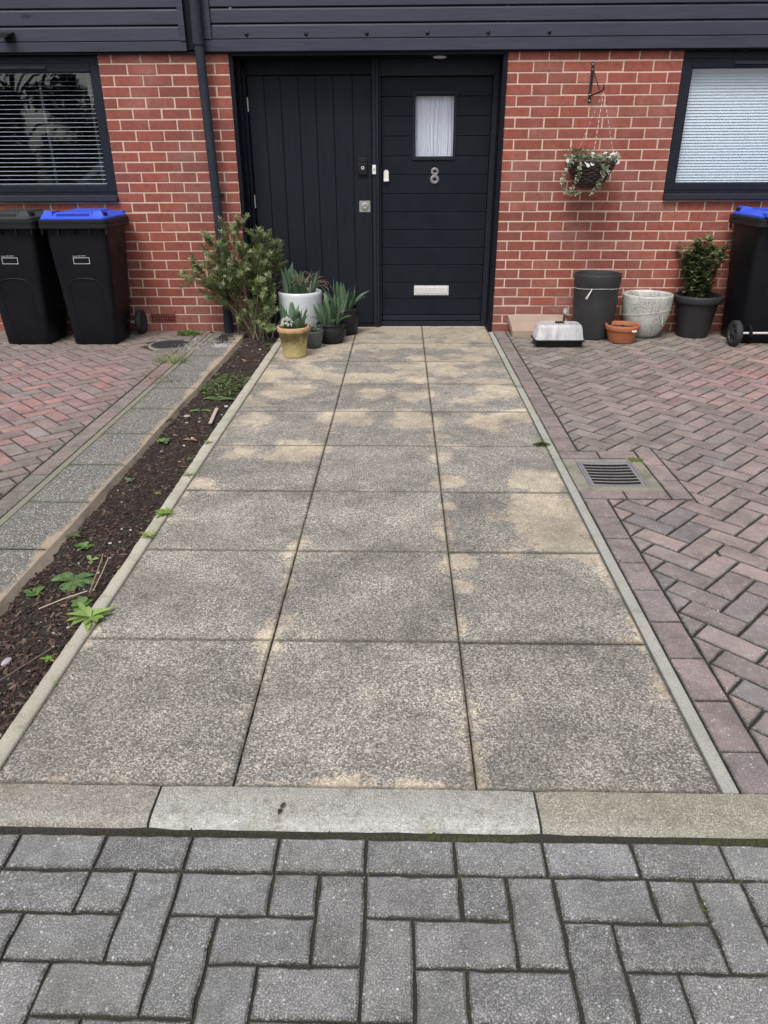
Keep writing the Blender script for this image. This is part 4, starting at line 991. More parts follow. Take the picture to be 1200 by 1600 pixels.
        p = MB(); V = [(-.064, .026), (-.030, .026), (-.031, .037), (-.040, .046), (-.034, .052), (-.037, .062), (-.045, .062), (-.050, .050), (-.056, .036)]
        p.loft([[Fm @ Vector((x, y, 0)) for x, y in V], [Fm @ Vector((x, y, .0008)) for x, y in V]]); p.build('council_emblem', M['white_print'], root)
        p = MB()
        for s_, sz, yy in (('Southampton', .0175, .0405), ('City Council', .0125, .0275)):
            v, f = text_mesh(s_, sz); p.add([Fm @ Vector((q[0] - .026, q[1] + yy, q[2] + .0006)) for q in v], f)
        p.build('lettering', M['white_print'], root)
    return root
M['blue_deep'] = binmat('blue_lid_recess_plastic', (.025, .05, .36), .45, .2)
make_bin((-2.425, -.345, .0), rad(1.5), M['blue_lid'], 'black wheelie bin with blue lid, its white-printed front facing the camera')
make_bin((-2.975, -.345, .0), rad(-1), M['dark_lid'], 'black wheelie bin with dark grey lid at the left edge')
make_bin((2.955, -.335, .0), rad(181), M['blue_lid'], 'black wheelie bin with blue lid turned wheels forward beside the potted shrub', logo=False)

# ================================================================== POTS
def pot(name, loc, prof, mat, label, cat='plant pot', soil=None, group=None, wob=0.0, n=56):
    root = thing(name, loc, label, cat, group)
    b = MB(); b.lathe(prof, n, wob=wob); b.build('pot', mat, root)
    if soil:
        r, z = soil; s = MB(); V = [(0, 0, z + .006)]; rr = 7; nn = 24
        for i in range(1, rr + 1):
            for k in range(nn):
                a = 2 * PI * k / nn; q = r * i / rr; V.append((q * math.cos(a), q * math.sin(a), z + .006 * noise.noise(Vector((q * math.cos(a) * 40 + loc[0] * 9, q * math.sin(a) * 40, 1))) + R.gauss(0, .0015)))
        F = [(0, 1 + k, 1 + (k + 1) % nn) for k in range(nn)]
        for i in range(rr - 1):
            for k in range(nn): F.append((1 + i * nn + k, 1 + (i + 1) * nn + k, 1 + (i + 1) * nn + (k + 1) % nn, 1 + i * nn + (k + 1) % nn))
        s.add(V, F); s.build('compost', M['compost'], root)
    return root
def strap_leaves(mb, n, rad_, L, W, z, cols, lean=.35, bend=.5, c0=(0, 0), shape=0):
    for i in range(n):
        a = R.uniform(0, 2 * PI); r = rad_ * math.sqrt(R.random()); x, y = c0[0] + r * math.cos(a), c0[1] + r * math.sin(a); le = abs(R.gauss(0, lean * .9)) + .45 * (r / max(rad_, 1e-3)) ** 2 * lean * 2
        d = Vector((math.cos(a) * le, math.sin(a) * le, 1)).normalized(); up = Vector((-math.cos(a), -math.sin(a), .2)) if R.random() < .7 else Vector((R.gauss(0, 1), R.gauss(0, 1), 0))
        c = R.choice(cols); v = R.uniform(.75, 1.2)
        mb.leaf((x, y, z), d, up, L * R.uniform(.5, 1.05), W * R.uniform(.75, 1.2), bend=-R.uniform(-.45, bend * 1.3), twist=R.uniform(-.5, .5), fold=R.uniform(.1, .45), n=8, col=tuple(q * v for q in c), shape=3 if shape == 0 else shape)
TUL = [(.12, .20, .12), (.14, .235, .14), (.18, .27, .18), (.09, .16, .08), (.21, .29, .20)]
# yellow terracotta pot with hyacinth
y0 = pot('plant_pot', (-.745, -.925, 0), [(.0005, .004), (.076, .004), (.080, 0), (.084, .010), (.112, .185), (.118, .187), (.121, .192), (.121, .222), (.118, .227), (.110, .227), (.107, .220), (.100, .19)], M['pot_yellow'], 'mossy yellow terracotta pot with tulip leaves and a white flower, nearest the camera', soil=(.105, .205), group='planted pots by the side gate')
b = MB(); strap_leaves(b, 26, .07, .20, .046, .20, TUL, .20, .3); strap_leaves(b, 26, .09, .085, .008, .20, [(.10, .20, .04), (.08, .17, .035)], .6, .9, shape=1)
for (dx, dy, lx) in ((.085, .0, .16), (.06, -.05, .13), (-.06, .0, .17)): b.leaf((dx * .6, dy, .2), (dx * 3, dy * 3, 1), (-dx, -dy, .2), lx, .05, -.3, .4, 7, (.08, .14, .08))
b.build('leaves', M['leaf'], y0)
b = MB(); cx, cy, cz = -.032, -.085, .268
b.tube([(cx, cy, .2), (cx, cy, .27)], .004, 6, (.12, .22, .05))
for k in range(110):
    a = R.uniform(0, 2 * PI); e = R.uniform(-.6, 1.4); d = Vector((math.cos(a) * math.cos(e), math.sin(a) * math.cos(e), math.sin(e))); p = Vector((cx, cy, cz)) + Vector((d.x * .030, d.y * .026, d.z * .022)); 
    b.leaf(p, (d + Vector((R.gauss(0, .4), R.gauss(0, .4), R.gauss(0, .4)))), (0, 0, 1), R.uniform(.018, .028), .011, .6, .2, 3, (.82, .84, .80))
b.build('flower', M['petal'], y0)
# tall white glazed pot with bulbs, pansies and dried stems
w0 = pot('plant_pot', (-.785, -.150, 0), [(.0005, .004), (.115, .004), (.125, 0), (.150, .04), (.172, .12), (.180, .22), (.183, .33), (.184, .352), (.180, .362), (.170, .364), (.162, .355), (.158, .31)], M['pot_white'], 'large white glazed pot with bulb leaves and brown dried stems, back against the gate', soil=(.158, .325), group='planted pots by the side gate', n=64)
b = MB(); strap_leaves(b, 38, .125, .225, .042, .32, TUL, .20, .35); strap_leaves(b, 9, .05, .28, .060, .32, TUL, .10, .2, (-.08, -.06)); b.build('leaves', M['leaf'], w0)
b = MB()
for k in range(34):
    x, y = R.uniform(-.03, .12), R.uniform(-.08, .08); a = R.uniform(-.7, .7); pts = []; p = Vector((x, y, .33)); d = Vector((math.sin(a) * .5, R.gauss(0, .2), 1)).normalized(); crl = R.uniform(.18, .5) * R.choice([-1, 1])
    for j in range(11):
        pts.append(p.copy()); p = p + d * .024; d = (Matrix.Rotation(crl * (.3 + j * .09), 3, 'Y') @ d + Vector((R.gauss(0, .1), R.gauss(0, .12), 0))).normalized()
    b.tube(pts, .0013, 4, R.choice([(.34, .20, .13), (.26, .14, .10), (.42, .28, .19)]), cap=False)
b.build('dried_stems', M['stem'], w0)
b = MB()
for k in range(80):
    a = R.uniform(0, 6.28); p = Vector((-.13 + R.gauss(0, .03), -.02 + R.gauss(0, .03), R.uniform(.34, .50))); b.leaf(p, (math.cos(a), math.sin(a), R.uniform(-.2, .8)), (0, 0, 1), R.uniform(.025, .045), .018, .4, .2, 3, R.choice([(.05, .075, .04), (.07, .095, .05), (.08, .07, .055)]), shape=2)
for k in range(5): b.tube([(-.13 + R.gauss(0, .02), -.02 + R.gauss(0, .02), .32), (-.13 + R.gauss(0, .035), -.02 + R.gauss(0, .03), .48)], .002, 5, (.09, .08, .05))
b.build('evergreen_sprig', M['leaf'], w0)
# low black bowl in front and black pot behind
k0 = pot('plant_pot', (-.507, -.452, 0), [(.0005, .004), (.078, .004), (.085, 0), (.100, .018), (.118, .06), (.123, .095), (.119, .125), (.113, .137), (.117, .141), (.120, .148), (.119, .156), (.113, .161), (.104, .158), (.100, .146), (.10, .13)], M['pot_black'], 'low round black pot with upright tulip leaves, in front of a similar pot', soil=(.104, .138), group='planted pots by the side gate')
b = MB(); strap_leaves(b, 36, .085, .25, .040, .135, TUL, .19, .45)
for (a, l) in ((-.4, .17), (3.6, .16), (-1.3, .15), (1.0, .18)): b.leaf((.05 * math.cos(a), .05 * math.sin(a), .135), (math.cos(a) * .7, math.sin(a) * .7, 1), (-math.cos(a), -math.sin(a), .3), l, .045, .9, .5, 8, (.17, .26, .16), shape=3)
b.build('leaves', M['leaf'], k0)
k1 = pot('plant_pot', (-.425, -.135, 0), [(.0005, .004), (.085, .004), (.092, 0), (.112, .05), (.126, .11), (.131, .165), (.129, .190), (.124, .200), (.130, .206), (.132, .214), (.130, .222), (.123, .227), (.114, .222), (.112, .20), (.11, .19)], M['pot_black'], 'taller black pot with tulip leaves, tucked behind the low round black pot', soil=(.115, .200), group='planted pots by the side gate')
b = MB(); strap_leaves(b, 20, .08, .25, .042, .195, TUL, .17, .35)
for (a, l) in ((.3, .24), (2.8, .22), (.1, .18)): b.leaf((.05 * math.cos(a), .05 * math.sin(a), .195), (math.cos(a) * .75, math.sin(a) * .4, 1), (-math.cos(a), -math.sin(a), .3), l, .06, .5, .4, 8, (.15, .24, .15), shape=3)
b.build('leaves', M['leaf'], k1)
# small slate pot behind the yellow one
q0 = pot('plant_pot', (-.640, -.640, 0), [(.0005, .004), (.05, .004), (.058, 0), (.075, .04), (.088, .09), (.092, .125), (.094, .134), (.088, .138), (.082, .132), (.08, .12)], M['pot_slate'], 'small slate grey pot of seedlings half hidden behind the yellow pot', soil=(.082, .118), group='planted pots by the side gate')
b = MB()
for k in range(70):
    a = R.uniform(0, 6.28); r = R.uniform(0, .075); b.leaf((r * math.cos(a), r * math.sin(a), .12 + R.uniform(0, .045)), (math.cos(a), math.sin(a), R.uniform(.1, 1)), (0, 0, 1), R.uniform(.02, .04), .015, .5, .2, 3, R.choice([(.09, .15, .08), (.14, .19, .11), (.11, .13, .07)]))
b.build('leaves', M['leaf'], q0)

# right hand group
t0 = pot('storage_pot', (1.668, -.215, 0), [(.0005, .004), (.150, .004), (.156, 0), (.158, .01), (.171, .20), (.181, .40), (.1815, .405), (.184, .410), (.187, .47), (.189, .505), (.187, .512), (.178, .512), (.174, .505), (.165, .2), (.15, .05), (.0005, .045)], M['pot_grey'], 'tall empty dark grey pot with a white string tied round it', 'plant pot', group='pots along the brick wall')
b = MB(); b.tube([(.1845 * math.cos(a), .1845 * math.sin(a), .398 + .002 * math.sin(3 * a) - .012 * math.sin(a)) for a in [2 * PI * k / 48 for k in range(49)]], .0022, 6, (.5, .49, .46), cap=False)
a_ = -2.0
for (dx, dz) in ((-.045, -.07), (-.035, -.078)): b.tube([(.187 * math.cos(a_), .187 * math.sin(a_), .408), (.187 * math.cos(a_) + dx * .4, .187 * math.sin(a_) - .012, .385), (.187 * math.cos(a_) + dx, .187 * math.sin(a_) - .004, .408 + dz)], .0026, 6, (.75, .74, .71))
b.build('string', M['twine'], t0)
c0 = pot('plant_pot', (2.100, -.205, 0), [(.0005, .004), (.080, .004), (.095, 0), (.130, .035), (.165, .10), (.185, .18), (.197, .27), (.201, .335), (.200, .345), (.194, .350), (.184, .348), (.178, .33), (.172, .27)], M['pot_crackle'], 'white pot with cracked peeling glaze and string round its middle', group='pots along the brick wall', soil=(.172, .275), n=64)
b = MB()
b.tube([((.190 + .004) * math.cos(a), (.190 + .004) * math.sin(a), .205 + .030 * math.sin(a * 1.0 + 2.2)) for a in [2 * PI * k / 48 for k in range(49)]], .0017, 6, (.5, .5, .47), cap=False)
for (x1, z1) in ((.085, .13), (.100, .12)): b.tube([(.085, -.172, .195), (.09, -.176, .17), (x1, -.165, z1)], .0018, 5, (.75, .75, .72))
for k in range(24):
    a = R.uniform(0, 6.28); b.tube([(R.uniform(-.12, .12), R.uniform(-.12, .12), .28), (R.uniform(-.12, .12), R.uniform(-.14, .1), R.uniform(.32, .37))], .0008, 4, R.choice([(.4, .34, .27), (.2, .16, .12)]), cap=False)
b.build('string', M['twine'], c0)
d0 = pot('plant_pot', (1.862, -.420, 0), [(.0005, .004), (.088, .004), (.095, 0), (.100, .01), (.122, .095), (.124, .100), (.132, .102), (.134, .106), (.138, .135), (.136, .142), (.128, .143), (.124, .136), (.12, .11)], M['terracotta'], 'wide shallow terracotta pot with a white tag and bare compost', group='pots along the brick wall', soil=(.123, .112))
b = MB()
for k in range(60): 
    a = R.uniform(0, 6.28); r = .1 * math.sqrt(R.random()); s_ = R.uniform(.003, .009); b.box((-s_, -s_ * .6, 0), (s_, s_ * .6, s_ * 1.2), mixc((.03, .02, .016), (.12, .08, .06), R.random()), M=Matrix.Translation((r * math.cos(a), r * math.sin(a), .112)) @ Matrix.Rotation(a, 4, 'Z') @ Matrix.Rotation(a * 2, 4, 'X'))
b.build('bark_chips', M['bark'], d0)
b = MB(); b.box((.030, -.1375, .104), (.068, -.1355, .118), M=Matrix.Rotation(rad(4), 4, 'Z')); b.build('plant_tag', M['white_plastic'], d0)
e0 = pot('potted_shrub', (2.520, -.185, 0), [(.0005, .004), (.112, .004), (.120, 0), (.124, .01), (.165, .265), (.169, .275), (.190, .280), (.196, .290), (.200, .322), (.198, .334), (.190, .340), (.180, .337), (.175, .325), (.17, .29)], M['pot_grey'], 'dark grey pot holding a small glossy evergreen shrub beside the right bin', 'plant', soil=(.175, .305), n=64)
b = MB(); L_ = MB(); tips = []
for k in range(32):
    a = R.uniform(0, 6.28); sp_ = R.uniform(.03, .17); h = R.uniform(.28, .50); x0_, y0_ = R.gauss(0, .02), R.gauss(0, .02); pts = [Vector((x0_, y0_, .30))]
    for j in range(1, 7):
        f_ = j / 6; pts.append(Vector((x0_ + math.cos(a) * sp_ * f_ ** .8 + R.gauss(0, .004), y0_ + math.sin(a) * sp_ * f_ ** .8 + R.gauss(0, .004), .30 + h * f_)))
    b.tube(pts, [.0045 - .0005 * j for j in range(7)], 6, (.13, .11, .06)); 
    for m_ in range(44):
        f_ = R.uniform(.1, 1); i_ = min(5, int(f_ * 6)); p = pts[i_].lerp(pts[i_ + 1], f_ * 6 - i_); aa = m_ * 2.4 + R.uniform(-.4, .4); d = Vector((math.cos(aa), math.sin(aa), R.uniform(.1, .9)))
        c = mixc((.09, .14, .055), (.28, .34, .15), R.random() ** 1.3 * (.4 + .6 * f_)); c = mixc(c, (.16, .17, .09), .3 * R.random())
        L_.leaf(p, d, (0, 0, 1), R.uniform(.05, .078), R.uniform(.032, .046), R.uniform(.1, .8), .15, 5, c)
for (dx, z) in ((.15, .66), (.13, .645)): 
    L_.leaf((dx * .55, -.03, z - .01), (1, -.2, .1), (0, 0, 1), .085, .034, .3, .2, 5, (.16, .22, .08))
b.build('stem', M['stem'], e0); L_.build('leaves', M['leaf'], e0)

# seed propagator
pr = thing('seed_propagator', (1.318, -.545, 0), 'small seed propagator with black tray and hazy clear lid in front of the slab', 'propagator')
def rr2(w, d, z, r=.02): return rrect(0, 0, w, d, z, r, 3)
b = MB(); b.loft([rr2(.345, .175, 0), rr2(.352, .182, .004), rr2(.376, .205, .050), rr2(.396, .222, .052), rr2(.396, .222, .060), rr2(.380, .208, .060), rr2(.36, .19, .02)], cap=(True, True)); b.build('tray', M['black_plastic'], pr)
b = MB(); b.loft([rr2(.384, .212, .061, .025), rr2(.384, .212, .069, .025), rr2(.374, .202, .071, .025), rr2(.352, .180, .150, .03), rr2(.338, .166, .168, .035), rr2(.310, .138, .176, .035), rr2(.30, .13, .172, .03)], cap=(False, True), smooth=True)
for k in range(22):
    x = -.160 + .32 * k / 21; b.tube([(x, -.1035 + .0, .072), (x * .96, -.0925, .148)], .0012, 4, cap=False)
b.build('clear_lid', M['clear'], pr)
b = MB(); b.box((-.03, -.012, .176), (.04, .012, .184), bev=.003)
for k in range(4): b.box((-.026 + k * .017, -.014, .1845), (-.016 + k * .017, .014, .189), bev=.002)
b.build('vent', M['black_plastic'], pr)
# stone slab lying against the wall with a trowel behind
ss = MB(); 
V = []; nx, ny = 24, 12
tl, tr_, bl, br2 = Vector((.985, -.012, .142)), Vector((1.470, -.012, .142)), Vector((1.003, -.255, .052)), Vector((1.50, -.255, .050))
for j in range(ny + 1):
    for i in range(nx + 1):
        p = (bl.lerp(br2, i / nx)).lerp(tl.lerp(tr_, i / nx), j / ny); p.z += .0025 * nz(p.x, p.y, 0, 20) ; V.append(p)
ss.add(V, [(j * (nx + 1) + i, j * (nx + 1) + i + 1, (j + 1) * (nx + 1) + i + 1, (j + 1) * (nx + 1) + i) for j in range(ny) for i in range(nx)], smooth=False)
per = [i for i in range(nx + 1)] + [j * (nx + 1) + nx for j in range(1, ny + 1)] + [ny * (nx + 1) + i for i in range(nx - 1, -1, -1)] + [j * (nx + 1) for j in range(ny - 1, 0, -1)]
low = [Vector((V[q].x, V[q].y, max(.001, V[q].z - .052 - .08 * 0))) for q in per]; n_ = len(per)
ss.add(low + [V[q] for q in per], [(i, (i + 1) % n_, n_ + (i + 1) % n_, n_ + i) for i in range(n_)]); ss.add(low, [tuple(range(n_))[::-1]])
tag(ss.build('stone_slab', M['stone'], loc=(1.24, -.13, 0)), 'thick riven stone slab propped against the foot of the brick wall', 'slab')
tw = thing('hand_trowel', (1.425, -.10, 0), 'hand trowel with dull metal blade standing behind the propagator', 'trowel')
b = MB(); b.tube([(.0, -.12, .03), (.015, -.06, .12), (.022, -.03, .165)], [.008, .009, .010], 8); b.build('handle', M['black_plastic'], tw)
b = MB(); b.loft([[Vector(p) for p in r_] for r_ in ([(.022, -.035, .16), (.032, -.03, .16), (.032, -.026, .16), (.022, -.03, .16)], [(.010, -.03, .185), (.045, -.02, .185), (.045, -.016, .185), (.010, -.026, .185)], [(.015, -.02, .215), (.042, -.01, .215), (.042, -.006, .215), (.015, -.016, .215)])]); b.build('blade', M['metal'], tw)

# ================================================================== HANGING BASKET
hx, hy, hz_ = 1.545, -.222, 1.800
hb_ = thing('hanging_basket', (1.513, -.205, 1.140), 'dark woven hanging basket of trailing variegated ivy and white flowers on the brick wall', 'hanging basket')
ox, oy, oz = 1.513, -.205, 1.140
b = MB(); rows = 13
def brad(f): return .060 + .126 * f ** .62
for i in range(rows):
    f_ = i / (rows - 1); r = brad(f_); z = .012 + .178 * f_; pts = []
    for k in range(73):
        a = 2 * PI * k / 72; w = .0045 * math.sin(a * 12 + (PI if i % 2 else 0)); pts.append(((r + w) * math.cos(a), (r + w) * math.sin(a), z + .0022 * math.sin(a * 5 + i * 2)))
    b.tube(pts, .0082 if i < rows - 1 else .010, 6, cap=False)
for k in range(24):
    a = 2 * PI * k / 24; b.tube([(brad(f_) * math.cos(a), brad(f_) * math.sin(a), .012 + .178 * f_) for f_ in (0, .15, .3, .5, .75, 1)], .005, 5, cap=False)
b.lathe([(.0005, .006), (.055, .010), (.105, .085), (.160, .160), (.172, .185)], 24); b.build('basket', M['wicker'], hb_)
b = MB(); b.lathe([(.172, .170), (.09, .185), (.0005, .19)], 24); b.build('compost', M['compost'], hb_)
def strand(p0, p1, n=26, r=.0019):
    m = MB(); p0, p1 = Vector(p0), Vector(p1)
    for i in range(n):
        a, c = p0.lerp(p1, i / n), p0.lerp(p1, (i + 1) / n); m.tube([a, a.lerp(c, .5) + Vector((.0016 if i % 2 else -.0016, 0, 0)), c], r, 5, (.74, .66, .64) if i % 2 else (.42, .16, .17), cap=False)
    return m
hk = (hx - ox, hy - oy, hz_ - oz)
for (dx, dy) in ((-.03, -.172), (.165, -.04), (-.10, .14)): strand(hk, (dx, dy, .20)).build('cord', M['twine'], hb_)
ivy = MB(); stm = MB()
def ivyleaf(mb, p, d, s):
    d = Vector(d).normalized(); side = d.cross(Vector((R.gauss(0, .3), R.gauss(0, .3), 1))); side.normalize(); nrm = side.cross(d); p = Vector(p)
    O = [(0, 0), (.5, -.05), (.42, .35), (.22, .45), (0, 1), (-.22, .45), (-.42, .35), (-.5, -.05)]
    V = [p + (side * x + d * y) * s + nrm * (abs(x) * .2 * s) for x, y in O]; g = R.choice([(.52, .55, .42), (.42, .48, .34), (.62, .64, .52)])
    mb.add(V, [tuple(range(8))], g); I = [(0, .08), (.3, .05), (.24, .28), (0, .7), (-.24, .28), (-.3, .05)]
    mb.add([p + (side * x + d * y) * s + nrm * (abs(x) * .2 * s + .0006) for x, y in I], [tuple(range(6))], R.choice([(.20, .30, .14), (.26, .35, .19), (.15, .22, .10)]))
def trail(pts, n, s=.027):
    stm.tube(pts, .0014, 4, (.16, .12, .07), cap=False)
    for k in range(n):
        f_ = R.random() * (len(pts) - 1); i_ = min(len(pts) - 2, int(f_)); p = Vector(pts[i_]).lerp(Vector(pts[i_ + 1]), f_ - i_); ivyleaf(ivy, p + Vector((R.gauss(0, .007), R.gauss(0, .007) - .004, R.gauss(0, .007))), (R.gauss(0, 1), R.gauss(-.8, .5), R.gauss(-.3, .7)), s * R.uniform(.6, 1.2))
trail([(-.14, -.09, .20), (-.185, -.11, .19), (-.205, -.12, .13), (-.225, -.11, .05), (-.20, -.11, -.01), (-.15, -.11, -.03), (-.09, -.10, -.02)], 95)
trail([(-.10, -.14, .20), (-.12, -.175, .14), (-.125, -.16, .08), (-.14, -.14, .04), (-.16, -.13, -.02)], 62)
trail([(.03, -.16, .21), (.045, -.19, .15), (.055, -.18, .10), (.045, -.16, .04), (.03, -.13, .0), (.0, -.12, -.035)], 60)
trail([(.10, -.13, .21), (.085, -.17, .15), (.075, -.17, .09)], 26)
for k in range(460):
    a = R.uniform(0, 6.28); r = .195 * math.sqrt(R.random()); ivyleaf(ivy, (r * math.cos(a), r * math.sin(a), .20 + R.uniform(0, .035)), (math.cos(a) + R.gauss(0, .5), math.sin(a) + R.gauss(0, .5), R.uniform(-.2, .9)), R.uniform(.020, .036))
for k in range(130):
    a = R.uniform(0, 6.28); p = (-.10 + R.gauss(0, .045), R.gauss(-.02, .06), R.uniform(.20, .27)); ivy.leaf(p, (R.gauss(0, .6), R.gauss(0, .6), 1), (math.cos(a), math.sin(a), 0), R.uniform(.02, .035), .010, .4, .2, 3, R.choice([(.05, .09, .035), (.07, .11, .04), (.16, .12, .05)]))
stm.build('trailing_stem', M['stem'], hb_); ivy.build('ivy_leaves', M['leaf'], hb_)
for (x, z, yy, s_) in ((-.02, .235, -.12, .022), (.125, .225, -.10, .022), (.170, .215, -.07, .024), (.178, .185, -.085, .022), (.10, .24, -.02, .020), (-.06, .165, -.18, .018), (-.175, .195, -.11, .018), (.14, .20, -.12, .022), (-.20, .195, -.10, .017), (-.03, .175, -.185, .018), (-.075, .185, -.175, .017), (.155, .235, -.04, .021)):
    fl = MB(); c = Vector((x, yy, z)); f0 = Vector((R.gauss(0, .3), -1, .35)).normalized()
    for k in range(5):
        a = 2 * PI * k / 5; u_ = f0.cross(Vector((0, 0, 1))).normalized(); v_ = u_.cross(f0); d = u_ * math.cos(a) + v_ * math.sin(a); fl.leaf(c, d + f0 * .25, f0, s_ * .95, s_ * .9, .3, -.1, 4, (.86, .87, .84), shape=2)
    fl = fl.build('flower', M['petal'], hb_); ey = MB(); ey.lathe([(.0005, .002), (.0028, 0)], 8, M=Matrix.Translation(c + f0 * .003)); ey.build('flower_centre', M['stem'], fl)

# ================================================================== DRAINS
dg = thing('drain_cover', (1.055, -3.225, 0), 'square iron drain grate with curved slots set in a mossy concrete surround', 'drain cover')
def L4(n, x0, x1, y0, y1, hx0, hx1, hy0, hy1, z0, z1, m, bev=.003):
    b = MB(); e = .0008
    b.box((x0, y0, z0), (hx0 - e, y1, z1), bev=bev); b.box((hx1 + e, y0, z0), (x1, y1, z1), bev=bev); b.box((hx0, y0, z0), (hx1, hy0 - e, z1), bev=bev); b.box((hx0, hy1 + e, z0), (hx1, y1, z1), bev=bev); return b.build(n, m, dg)
L4('concrete_surround', -.186, .198, -.192, .192, -.125, .145, -.150, .160, -.04, -.003, M['drain_conc'])
L4('iron_frame', -.1235, .1435, -.1485, .1585, -.114, .134, -.139, .149, -.05, -.002, M['cast_iron'], .0015)
b = MB(); X0, X1, Y0, Y1 = -.1125, .1325, -.1375, .1475; zt = -.003; n = 20; ns = 7; sl = .0175; pitch = (Y1 - Y0 - .034) / ns
def cy_(x): t_ = (x - (X0 + X1) / 2) / ((X1 - X0) / 2); return -.016 * (1 - t_ * t_)
xs_ = [X0 + .014 + (X1 - X0 - .028) * i / n for i in range(n + 1)]
b.box((X0, Y0, -.03), (X0 + .0135, Y1, zt), bev=.0012); b.box((X1 - .0135, Y0, -.03), (X1, Y1, zt), bev=.0012)
for k in range(ns + 1):
    if k == 0: lo = [Y0] * (n + 1); hi = [Y0 + .017 + cy_(x) * .6 + .004 for x in xs_]
    elif k == ns: lo = [Y0 + .017 + pitch * (k - 1) + pitch * .66 + cy_(x) * .6 + .004 for x in xs_]; hi = [Y1] * (n + 1)
    else: lo = [Y0 + .017 + pitch * (k - 1) + pitch * .66 + cy_(x) * .6 + .004 for x in xs_]; hi = [Y0 + .017 + pitch * k + cy_(x) * .6 + .004 for x in xs_]
    b.loft([[Vector((x, l + .004, -.0065)), Vector((x, l + .001, zt)), Vector((x, h - .001, zt)), Vector((x, h - .001, -.0065))][::-1] for x, l, h in zip(xs_, lo, hi)])
b.build('grate', M['cast_iron'], dg)
b = MB(); b.box((X0, Y0, -.20), (X1, Y1, -.19)); 
for a, c in (((X0 - .01, Y0 - .01, -.2), (X0, Y1 + .01, -.031)), ((X1, Y0 - .01, -.2), (X1 + .01, Y1 + .01, -.031)), ((X0, Y0 - .01, -.2), (X1, Y0, -.031)), ((X0, Y1, -.2), (X1, Y1 + .01, -.031))): b.box(a, c)
b.build('gully', M['void'], dg)
mc = thing('manhole_cover', (-1.812, -.535, 0), 'round dark ribbed inspection cover in the block paving by the left wall', 'manhole cover')
b = MB(); b.lathe([(.155, -.02), (.155, .001), (.150, .003), (.146, .003), (.146, -.001), (.0005, -.001)], 48)
for i in range(-13, 14):
    x = i * .0105; h = math.sqrt(max(0, .142 ** 2 - x * x)); b.box((x - .0028, -h, -.001), (x + .0028, h, .0022))
b.build('cover', M['cover'], mc)
b = MB(); b.lathe([(.158, -.02), (.158, -.002), (.178, -.001), (.182, -.02)], 40, wob=.02); b.build('mortar_ring', M['drain_conc'], mc)

# ================================================================== SHRUB
sh = thing('evergreen_shrub', (-1.185, -.16, -.02), 'bushy narrow leaved evergreen shrub with pale pink tips growing in front of the downpipe', 'shrub')
LV = MB(); ST = MB(); TPS = []
def rosette_twig(p, d, L, leafL, cols, dens=70, tip=False):
    pts = [p.copy()]; q = p.copy(); dd = d.normalized(); n = 6
    for j in range(n):
        dd = (dd + Vector((R.gauss(0, .10), R.gauss(0, .10), .05))).normalized(); q = q + dd * L / n; pts.append(q.copy())
    ST.tube(pts, [.0022 - .0002 * j for j in range(n + 1)], 4, (.16, .14, .08), cap=False)
    m = max(4, int(dens * L / .15)); ph = R.uniform(0, 6)
    for k in range(m):
        f_ = (k + R.random()) / m; i_ = min(n - 1, int(f_ * n)); pp = pts[i_].lerp(pts[i_ + 1], f_ * n - i_); tdir = (pts[i_ + 1] - pts[i_]).normalized()
        a = ph + k * 2.4; u_ = tdir.orthogonal().normalized(); v_ = tdir.cross(u_); out = u_ * math.cos(a) + v_ * math.sin(a)
        c = mixc(R.choice(cols), (.36, .38, .22), .4 * R.random() * f_); LV.leaf(pp, out + tdir * R.uniform(.5, 1.3), tdir, leafL * R.uniform(.6, 1.1), R.uniform(.0070, .0115), R.uniform(-.3, .3), .15, 2, c, shape=0)
    if tip:
        TP = MB(); TPS.append(TP)
        for k in range(9): a = R.uniform(0, 6.28); TP.leaf(pts[-1], dd + Vector((R.gauss(0, .22), R.gauss(0, .22), 0)), (1, 0, 0), R.uniform(.016, .030), .006, .1, .3, 3, R.choice([(.78, .52, .42), (.7, .58, .42), (.82, .66, .54)]))
SC = [(.20, .265, .09), (.15, .21, .08), (.26, .31, .12), (.11, .165, .065), (.31, .35, .17)]
o = Vector((-1.185, -.16, -.02))
tips_ = [(-1.68, -.30, .50, 1), (-1.62, -.28, .60, 1), (-1.60, -.32, .52, 0), (-1.54, -.26, .68, 0), (-1.50, -.30, .58, 0), (-1.47, -.26, .79, 0), (-1.43, -.32, .66, 0), (-1.38, -.24, .88, 1), (-1.35, -.28, .80, 0), (-1.34, -.32, .70, 0), (-1.24, -.24, .90, 1), (-1.27, -.30, .78, 0), (-1.22, -.32, .70, 0), (-1.14, -.26, .80, 0), (-1.08, -.30, .82, 0), (-1.02, -.32, .80, 1), (-.985, -.28, .79, 1), (-.90, -.30, .72, 1), (-.96, -.28, .65, 0), (-1.04, -.34, .70, 0), (-1.12, -.36, .66, 0), (-1.20, -.38, .58, 0), (-1.31, -.36, .58, 0), (-1.42, -.34, .52, 0), (-1.52, -.34, .47, 0), (-1.44, -.32, .42, 0), (-1.30, -.36, .46, 0), (-1.04, -.34, .56, 0), (-1.00, -.38, .48, 0), (-.98, -.36, .40, 0), (-.985, -.40, .32, 0), (-1.03, -.42, .38, 0), (-1.10, -.38, .44, 0), (-1.02, -.44, .24, 0), (-1.06, -.46, .14, 0), (-1.00, -.46, .10, 0), (-1.22, -.22, .20, 0), (-1.28, -.26, .14, 0), (-1.13, -.30, .52, 0)]
